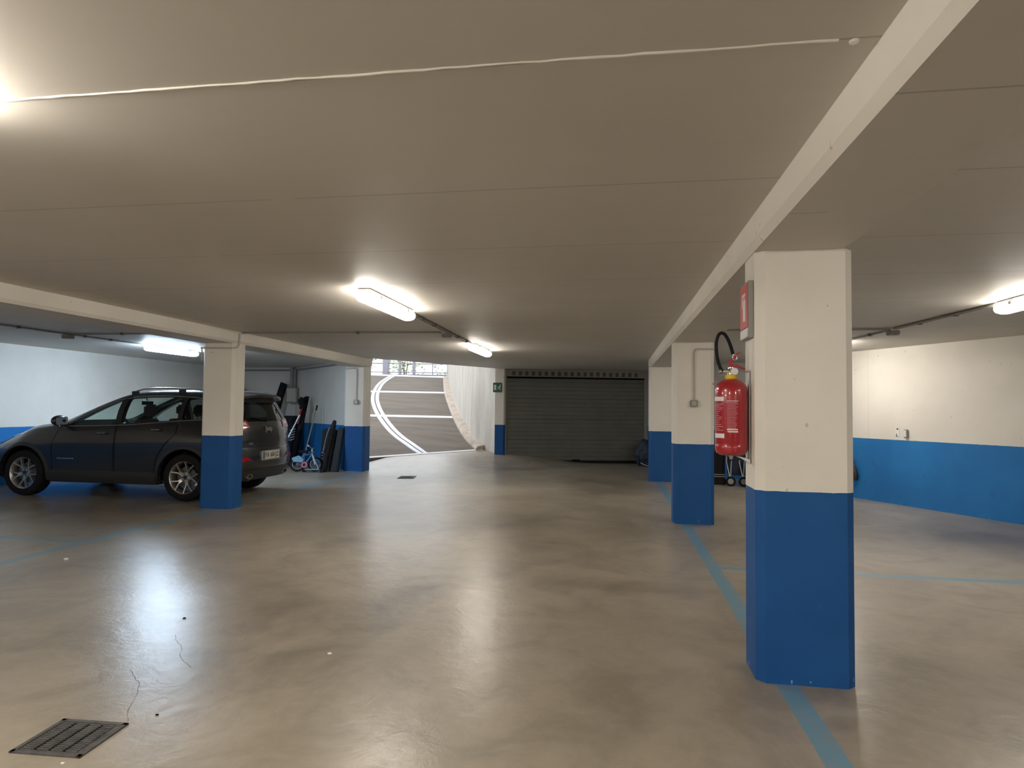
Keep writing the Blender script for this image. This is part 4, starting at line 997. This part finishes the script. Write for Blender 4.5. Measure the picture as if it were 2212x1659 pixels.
for xc, s, r0_ in ((0, 1, .6), (0, -1, .2), (WB, 1, .25), (WB, -1, .1)): wheel(xc, s, r0_)
base.free()

# ================================================================== things stored in the left bay
M['nylon'] = noisy('black_nylon', (.008, .008, .010), (.02, .02, .024), 14, .6, .4)
M['board'] = mat('dark_grey_board', (.014, .016, .020), .6, spec=.25)
for k_ in ('nylon', 'black'): M[k_].node_tree.nodes['Principled BSDF'].inputs['Specular IOR Level'].default_value = .15
M['bikeblue'] = mat('bike_blue', (.02, .14, .36), .35); M['bikepale'] = mat('pale_blue_paint', (.20, .38, .52), .4); M['pink'] = mat('pink_plastic', (.55, .16, .20), .5)
M['skired'] = mat('ski_red', (.45, .012, .02), .35, coat=.5); M['greyfab'] = mat('grey_strap', (.22, .22, .24), .7)
def bag(name, pts, rad, m, flat=(1, 1), n=16):
    bm = bmesh.new(); tube(bm, pts, rad, n); return bm
# long ski bag leaning on the back wall
r = tag(empty('ski_bag', (-8.98, 15.6, 0)), 'long black ski bag leaning on the back wall behind the car', 'ski bag')
bm = bmesh.new(); P = [(.02, -.12, .01), (.03, -.09, .1), (.12, -.04, .9), (.20, .05, 1.5), (.27, .17, 1.98), (.28, .185, 2.04), (.285, .19, 2.06)]
tube(bm, smooth(P, 4), [.05, .07, .08, .09, .10, .10, .10, .10, .10, .10, .10, .10, .10, .10, .10, .098, .096, .094, .092, .09, .085, .08, .065, .045, .02], 14); obj('bag_body', bm, M['nylon'], r, True)
bm = bmesh.new(); tube(bm, smooth([(.12, -.12, 1.0), (.14, -.17, 1.1), (.17, -.11, 1.3)], 4), .012, 6); obj('strap', bm, M['greyfab'], r, True)
# dark roof box behind the column
r = tag(empty('roof_cargo_box', (-10.12, 15.6, 0)), 'dark roof cargo box standing upright on the back wall behind the column', 'cargo box')
bm = bmesh.new(); rows = []
for z_, w, d_ in ((0.0, .30, .10), (.06, .40, .17), (.6, .44, .2), (1.3, .44, .2), (1.7, .42, .18), (1.92, .34, .13), (2.02, .2, .07)):
    rows.append([bm.verts.new((w*math.copysign(abs(math.cos(a))**.6, math.cos(a)), d_*math.copysign(abs(math.sin(a))**.6, math.sin(a)), z_)) for a in [2*PI*(k+.5)/24 for k in range(24)]])
for A, B in zip(rows, rows[1:]):
    for k in range(24): bm.faces.new((A[k], A[(k+1) % 24], B[(k+1) % 24], B[k]))
bm.faces.new(rows[0][::-1]); bm.faces.new(rows[-1]); obj('shell', bm, mat('dark_blue_plastic', (.012, .014, .03), .4), r, True)
bm = bmesh.new(); box(bm, -.445, .445, -.02, .02, .1, 1.85, .01); obj('seam_rim', bm, M['black'], r)
# tall black case
r = tag(empty('storage_case', (-8.36, 15.12, 0)), 'tall black case standing in the back corner behind the car', 'case')
bm = bmesh.new(); box(bm, -.40, .40, -.15, .15, .0, 1.20, .04, seg=3); obj('case_body', bm, M['nylon'], r, True)
bm = bmesh.new(); tube(bm, smooth([(-.1, -.155, 1.0), (-.1, -.19, 1.03), (.1, -.19, 1.03), (.1, -.155, 1.0)], 3), .012, 6); obj('handle', bm, M['black'], r, True)
# skis in bindings with a black bag
r = tag(empty('ski_pair', (-7.72, 14.72, 0)), 'dark pair of skis with a red strip leaning in the back corner', 'skis')
bm = bmesh.new()
def slab(bm, a, b, w, th, n=1):
    a, b = Vector(a), Vector(b); d = (b-a).normalized(); s_ = d.cross(Vector((0, 1, 0))).normalized(); q = d.cross(s_)
    V = [[bm.verts.new(p+s_*x*w+q*y*th) for x, y in ((-.5, -.5), (.5, -.5), (.5, .5), (-.5, .5))] for p in (a, b)]
    for i in range(4): bm.faces.new((V[0][i], V[0][(i+1) % 4], V[1][(i+1) % 4], V[1][i]))
    bm.faces.new(V[0][::-1]); bm.faces.new(V[1]); bmesh.ops.recalc_face_normals(bm, faces=bm.faces[:])
slab(bm, (-.06, -.05, .0), (.09, .30, 1.70), .10, .02); obj('ski', bm, M['nylon'], r)
bm = bmesh.new(); slab(bm, (-.08, -.09, .0), (.07, .26, 1.68), .10, .02); sk = obj('ski', bm, M['nylon'], r)
bm = bmesh.new(); slab(bm, (-.005, .035, 1.02), (.045, .155, 1.42), .055, .006); xf = obj('red_strip', bm, M['skired'], sk)
xf.location.y = -.045
bm = bmesh.new(); tube(bm, [(.05, .08, 1.48), (.04, .08, 1.60), (.06, .10, 1.66)], [.07, .075, .05], 12); tube(bm, [(.10, .02, 1.38), (.11, .02, 1.50), (.12, .04, 1.54)], [.07, .07, .045], 12); obj('binding', bm, M['black'], r, True)
# hose coil
r = tag(empty('hose_coil', (-7.73, 14.45, .62)), 'ribbed hose with pale rings standing beside the far tail lamp of the car', 'hose')
bm = bmesh.new(); tube(bm, [(-.02, 0, -.62), (-.02, 0, -.2), (0, 0, 0), (.02, .03, .34)], [.07, .065, .06, .06], 12); obj('hose_body', bm, M['nylon'], r, True)
for k in range(5):
    bm = bmesh.new(); c = Vector((0+.004*k, .005*k, .02+.06*k)); tube(bm, [c+Vector((.064*math.cos(a), .064*math.sin(a), .02*math.sin(a+.6))) for a in [2*PI*j/20 for j in range(20)]], .007, 6, closed=True); obj('ring', bm, M['labelwhite'], r, True)
# silver tube
r = tag(empty('silver_pole', (-7.74, 14.10, 0)), 'silver telescopic pole leaning diagonally against the wall of the left bay', 'pole')
bm = bmesh.new(); tube(bm, [(-.08, -.05, .0), (-.05, -.02, .36)], [.028, .034], 12); obj('foot', bm, M['black'], r, True)
bm = bmesh.new(); tube(bm, [(-.05, -.02, .36), (.10, .12, .78)], .034, 14); tube(bm, [(.10, .12, .78), (.26, .26, 1.24)], .024, 12); obj('pole', bm, M['steel'], r, True)
# ski poles
for k, (x, lab) in enumerate(((-7.10, 'left one of two ski poles leaning on the wall of the left bay'), (-7.04, 'right one of two ski poles leaning on the wall of the left bay'))):
    r = tag(empty('ski_pole', (x-.10+.03*k, 13.95-.16*k, 0)), lab, 'ski pole', 'ski poles in the left bay')
    top = Vector((.02+.02*k, .60-.02*k, 1.33+.02*k)); bm = bmesh.new(); tube(bm, [(0, 0, 0), top], .008, 8); obj('shaft', bm, M['greyplastic'], r, True)
    bm = bmesh.new(); tube(bm, [top, top+Vector((.003, .05, .12))], [.017, .020], 10); obj('grip', bm, M['yellow'] if k == 0 else M['black'], r, True)
    bm = bmesh.new(); lathe(bm, [(0, 0), (.035, .002), (.035, .008), (0, .01)], 14, Matrix.Translation((0, .02, .07))); obj('basket', bm, M['black'], r, True)
# red ball
r = tag(empty('red_ball', (-7.33, 14.12, 0)), 'small red ball on the floor left of the child bicycle', 'ball')
bm = bmesh.new(); bmesh.ops.create_uvsphere(bm, u_segments=18, v_segments=12, radius=.065); xform(bm, Matrix.Translation((0, 0, .065))); obj('ball_skin', bm, M['skired'], r, True)
bm = bmesh.new(); tube(bm, [(.0655*math.cos(a), .0655*math.sin(a)*.9, .065+.0655*math.sin(a)*.42) for a in [2*PI*k/24 for k in range(24)]], .002, 5, closed=True); obj('seam', bm, M['labelwhite'], r, True)
# child's bicycle, folded over against the wall
r = tag(empty('child_bicycle', (-6.72, 13.20, 0)), 'small blue and white child bicycle leaning beside the black bags', 'bicycle')
TB = Matrix.Rotation(.30, 4, 'Z') @ Matrix.Rotation(-.18, 4, 'X')
def wheelb(cx, cz, rr, nm='wheel'):
    bm = bmesh.new(); tube(bm, [(cx+rr*math.cos(a), 0, cz+rr*math.sin(a)) for a in [2*PI*k/32 for k in range(32)]], .022, 8, closed=True); w = obj(nm, xform(bm, TB), M['black'], r, True)
    bm = bmesh.new(); tube(bm, [(cx+(rr-.03)*math.cos(a), 0, cz+(rr-.03)*math.sin(a)) for a in [2*PI*k/32 for k in range(32)]], .008, 6, closed=True)
    for k in range(14):
        a = 2*PI*k/14; tube(bm, [(cx, 0, cz), (cx+(rr-.03)*math.cos(a), 0, cz+(rr-.03)*math.sin(a))], .0018, 4)
    tube(bm, [(cx, -.035, cz), (cx, .035, cz)], .016, 8); obj('rim', xform(bm, TB), M['silver'], w, True)
wheelb(-.17, .165, .14); wheelb(.21, .165, .14)
bm = bmesh.new()
for a, b in (((-.17, 0, .165), (-.02, 0, .15)), ((-.17, 0, .165), (-.05, 0, .37)), ((-.02, 0, .15), (-.06, 0, .42)), ((-.02, 0, .15), (.13, 0, .38)), ((-.05, 0, .35), (.13, 0, .40))): tube(bm, [a, b], .017, 8)
obj('frame', xform(bm, TB), M['bikeblue'], r, True)
bm = bmesh.new(); tube(bm, [(.21, -.03, .165), (.15, -.03, .34), (.13, 0, .44)], .012, 8); tube(bm, [(.21, .03, .165), (.15, .03, .34), (.13, 0, .44)], .012, 8); obj('fork', xform(bm, TB), M['labelwhite'], r, True)
bm = bmesh.new(); tube(bm, [(.10, -.20, .54), (.12, -.10, .52), (.12, 0, .50), (.12, .10, .52), (.10, .20, .54)], .011, 8); tube(bm, [(.12, 0, .50), (.13, 0, .44)], .013, 8); hb = obj('handlebar', xform(bm, TB), M['silver'], r, True)
bm = bmesh.new(); tube(bm, [(.10, -.21, .54), (.085, -.29, .545)], .016, 8); obj('grip', xform(bm, TB), M['labelwhite'], hb, True)
bm = bmesh.new(); tube(bm, [(.10, .21, .54), (.085, .29, .545)], .016, 8); obj('grip', xform(bm, TB), M['labelwhite'], hb, True)
bm = bmesh.new(); box(bm, -.16, .03, -.055, .055, .42, .47, .02, seg=2); obj('saddle', xform(bm, TB), M['nylon'], r, True)
bm = bmesh.new(); lathe(bm, [(.03, -.006), (.065, -.006), (.068, 0), (.065, .006), (.03, .006)], 22, Matrix.Translation((-.02, -.03, .15)) @ Matrix.Rotation(PI/2, 4, 'X')); obj('chain_guard', xform(bm, TB), M['pink'], r, True)
bm = bmesh.new(); prism(bm, rpoly([(-.30, .30), (-.14, .36), (-.03, .26), (-.06, .20), (-.26, .22)], .03), -.045, .045, 'y', bev=.008); obj('mudguard', xform(bm, TB), M['bikepale'], r, True)
# pushchair-like scooter lying beside it
r = tag(empty('kick_scooter', (-6.42, 13.06, 0)), 'small silver kick scooter lying in front of the black bags', 'scooter')
bm = bmesh.new(); slab(bm, (-.22, 0, .07), (.10, 0, .07), .015, .10); obj('deck', bm, M['bikepale'], r)
bm = bmesh.new(); tube(bm, [(.10, 0, .06), (-.13, .10, .42)], .014, 8); tube(bm, [(-.16, .02, .44), (-.10, .18, .43)], .012, 8); obj('stem', bm, M['silver'], r, True)
for x in (-.25, .16):
    bm = bmesh.new(); lathe(bm, [(0, -.014), (.045, -.014), (.05, 0), (.045, .014), (0, .014)], 18, Matrix.Translation((x, 0, .05)) @ Matrix.Rotation(PI/2, 4, 'X')); obj('wheel', bm, M['black'], r, True)
# black bag with strap
r = tag(empty('black_bag', (-6.27, 13.42, 0)), 'large upright black bag with rounded corners beside the column at the ramp', 'bag')
bm = bmesh.new(); prism(bm, rpoly([(-.19, .0), (.15, .0), (.13, .95), (-.18, .96)], .08, 5), -.08, .10, 'y', bev=.03); xform(bm, Matrix.Rotation(-.10, 4, 'X')); obj('bag_body', bm, M['nylon'], r, True)
for z_ in (.30, .36, .42):
    bm = bmesh.new(); tube(bm, [(-.16, -.085+z_*.1, z_), (-.04, -.10+z_*.1, z_-.03)], .006, 6); obj('rib', bm, M['greyplastic'], r)
# narrow pole bag in front of it
r = tag(empty('pole_bag', (-6.24, 13.18, 0)), 'narrow black bag with a worn grey strap standing in front of the black bag', 'bag')
bm = bmesh.new(); tube(bm, smooth([(-.03, 0, 0), (.02, .05, .4), (.09, .12, .9), (.12, .16, 1.10), (.125, .17, 1.14)], 3), [.05, .055, .06, .06, .06, .06, .055, .055, .05, .045, .04, .03, .02], 12); obj('bag_body', bm, M['nylon'], r, True)
bm = bmesh.new(); tube(bm, smooth([(-.045, -.045, .42), (-.02, -.035, .55), (.02, -.02, .78), (.055, .05, .98)], 4), [.008+.006*random.random() for _ in range(13)], 8); obj('strap', bm, M['greyfab'], r, True)
# flat dark board
r = tag(empty('flat_board', (-5.99, 13.12, 0)), 'dark grey flat board leaning at the left side of the ramp column', 'board')
bm = bmesh.new(); prism(bm, [(-.10, 0), (.075, 0), (.10, 1.0), (.03, 1.02), (-.03, .99)], -.015, .015, 'y', bev=.004); xform(bm, Matrix.Rotation(-.22, 4, 'X')); obj('panel', bm, M['board'], r)
bm = bmesh.new(); prism(bm, [(.04, 0), (.085, 0), (.11, 1.0), (.09, 1.0)], -.03, .02, 'y', bev=.004); xform(bm, Matrix.Rotation(-.22, 4, 'X')); obj('edge_strip', bm, M['black'], r)

# ================================================================== things along the right wall, seen between the columns
r = tag(empty('folded_pushchair', (2.36, 12.95, 0)), 'folded dark pushchair with grey frame seen under the fire extinguisher', 'pushchair')
for k, x in enumerate((-.10, .14)):
    bm = bmesh.new(); tube(bm, [(x+.075*math.cos(a), -.12, .09+.075*math.sin(a)) for a in [2*PI*j/24 for j in range(24)]], .020, 8, closed=True); w = obj('wheel', bm, M['black'], r, True)
    bm = bmesh.new(); lathe(bm, [(0, -.008), (.055, -.008), (.055, .008), (0, .008)], 20, Matrix.Translation((x, -.12, .09)) @ Matrix.Rotation(PI/2, 4, 'X')); obj('hub', bm, M['greyplastic'], w, True)
    bm = bmesh.new(); tube(bm, [(x, -.10, .10), (x+.03, -.02, .40), (x+.07, .05, .85)], .014, 8); tube(bm, [(x, -.10, .12), (x-.06, -.02, .45), (x-.03, .05, .8)], .011, 8); obj('frame_tube', bm, M['steel'], r, True)
bm = bmesh.new(); prism(bm, rpoly([(-.13, .20), (.24, .20), (.26, .80), (-.12, .82)], .06), -.02, .12, 'y', bev=.03); obj('seat_fabric', bm, mat('navy_fabric', (.012, .02, .04), .8), r, True)
bm = bmesh.new(); prism(bm, [(-.16, .66), (-.02, .70), (-.05, .52), (-.10, .50)], -.06, -.03, 'y', bev=.006); obj('buckle', bm, M['greyplastic'], r)
r = tag(empty('black_crate', (2.02, 13.20, 0)), 'black crate on the floor just behind the column with the switch', 'crate')
bm = bmesh.new(); box(bm, -.20, .17, -.15, .15, .10, .62, .02); box(bm, -.22, .19, -.17, .17, .0, .12, .02); obj('crate_body', bm, M['black'], r)
bm = bmesh.new(); box(bm, -.21, .17, -.176, -.165, .15, .165); box(bm, -.21, .17, -.158, -.149, .19, .203); obj('trim', bm, M['greyplastic'], r)
bm = bmesh.new(); box(bm, -.16, .10, -.12, .12, .60, .78, .05, seg=2); obj('brown_cover', bm, mat('brown_cloth', (.07, .045, .03), .9), r, True)
r = tag(empty('dark_case', (2.78, 12.55, 0)), 'black case on the floor against the right wall behind the nearest column', 'case')
bm = bmesh.new(); box(bm, -.22, .14, -.16, .14, .0, .72, .04, seg=2); obj('case_body', bm, M['nylon'], r, True)
bm = bmesh.new(); box(bm, -.10, -.04, -.175, -.158, .48, .62, .005); obj('latch', bm, M['greyplastic'], r)
# dark blue bag at the right end of the far door
r = tag(empty('blue_sack', (.86, 16.75, floor_z(.86, 16.75))), 'dark blue bulky sack on the floor at the right end of the garage door', 'sack')
bm = bmesh.new(); bmesh.ops.create_icosphere(bm, subdivisions=4, radius=1)
for v in bm.verts:
    c = v.co; n_ = .10*math.sin(c.x*7+c.z*4)+.07*math.sin(c.y*9+c.x*3)+.05*math.sin(c.z*13)
    v.co = Vector((c.x*(.27+n_*.3), c.y*(.2+n_*.2), max(.0, .33+c.z*(.36+n_*.3)+(-.1 if abs(c.x) > .7 else 0))))
obj('sack_body', bm, noisy('navy_tarp', (.012, .022, .05), (.03, .05, .09), 6, .6, .5), r, True)
bm = bmesh.new(); tube(bm, [(-.16, -.16, .10), (-.02, -.19, .04), (.08, -.2, .02)], .008, 6); obj('cord', bm, M['labelwhite'], r, True)

# ================================================================== small things on the floor
M['crack'] = mat('hairline_crack', (.06, .05, .04), .9)
for pts in ([(-2.18, 2.64), (-2.259, 2.739), (-2.346, 2.896), (-2.419, 3.001), (-2.50, 3.07), (-2.592, 3.153)], [(-2.71, 3.67), (-2.66, 3.60), (-2.533, 3.484), (-2.45, 3.36), (-2.291, 3.234)]):
    P = smooth([(x, y, .0012) for x, y in pts], 5); bm = bmesh.new()
    V = []
    for i, p in enumerate(P):
        d = (P[min(i+1, len(P)-1)]-P[max(i-1, 0)]).normalized(); n = Vector((-d.y, d.x, 0)); w = random.uniform(.0007, .0016); j = n*random.uniform(-.004, .004)
        V.append((bm.verts.new(p+j+n*w), bm.verts.new(p+j-n*w)))
    for a, b in zip(V, V[1:]): bm.faces.new((a[0], a[1], b[1], b[0]))
    struct(obj('floor_crack', bm, M['crack']))
def scrap(x, y, s_, m, name, label, cat):
    bm = bmesh.new(); bmesh.ops.create_icosphere(bm, subdivisions=2, radius=s_)
    for v in bm.verts: v.co = Vector((v.co.x*random.uniform(.8, 1.3), v.co.y*random.uniform(.5, .9), max(0, v.co.z*.5+s_*.25)))
    tag(obj(name, bm, m, loc=(x, y, 0)), label, cat)
scrap(-5.008, 5.225, .022, M['labelwhite'], 'paper_scrap', 'tiny white scrap of paper on the floor near the left bay line', 'scrap')
scrap(-1.631, 3.561, .014, M['labelwhite'], 'paper_scrap', 'tiny white scrap of paper in the middle of the open floor', 'scrap')
scrap(-2.18, 2.295, .009, M['labelwhite'], 'paper_scrap', 'tiny white scrap just in front of the lower left drain cover', 'scrap')
scrap(-2.095, 2.723, .008, M['black'], 'dry_leaf', 'tiny dark leaf on the floor to the right of the lower left drain cover', 'leaf')
scrap(-2.867, 3.962, .011, M['black'], 'dry_leaf', 'tiny dark leaf on the floor inside the left bright reflection', 'leaf')
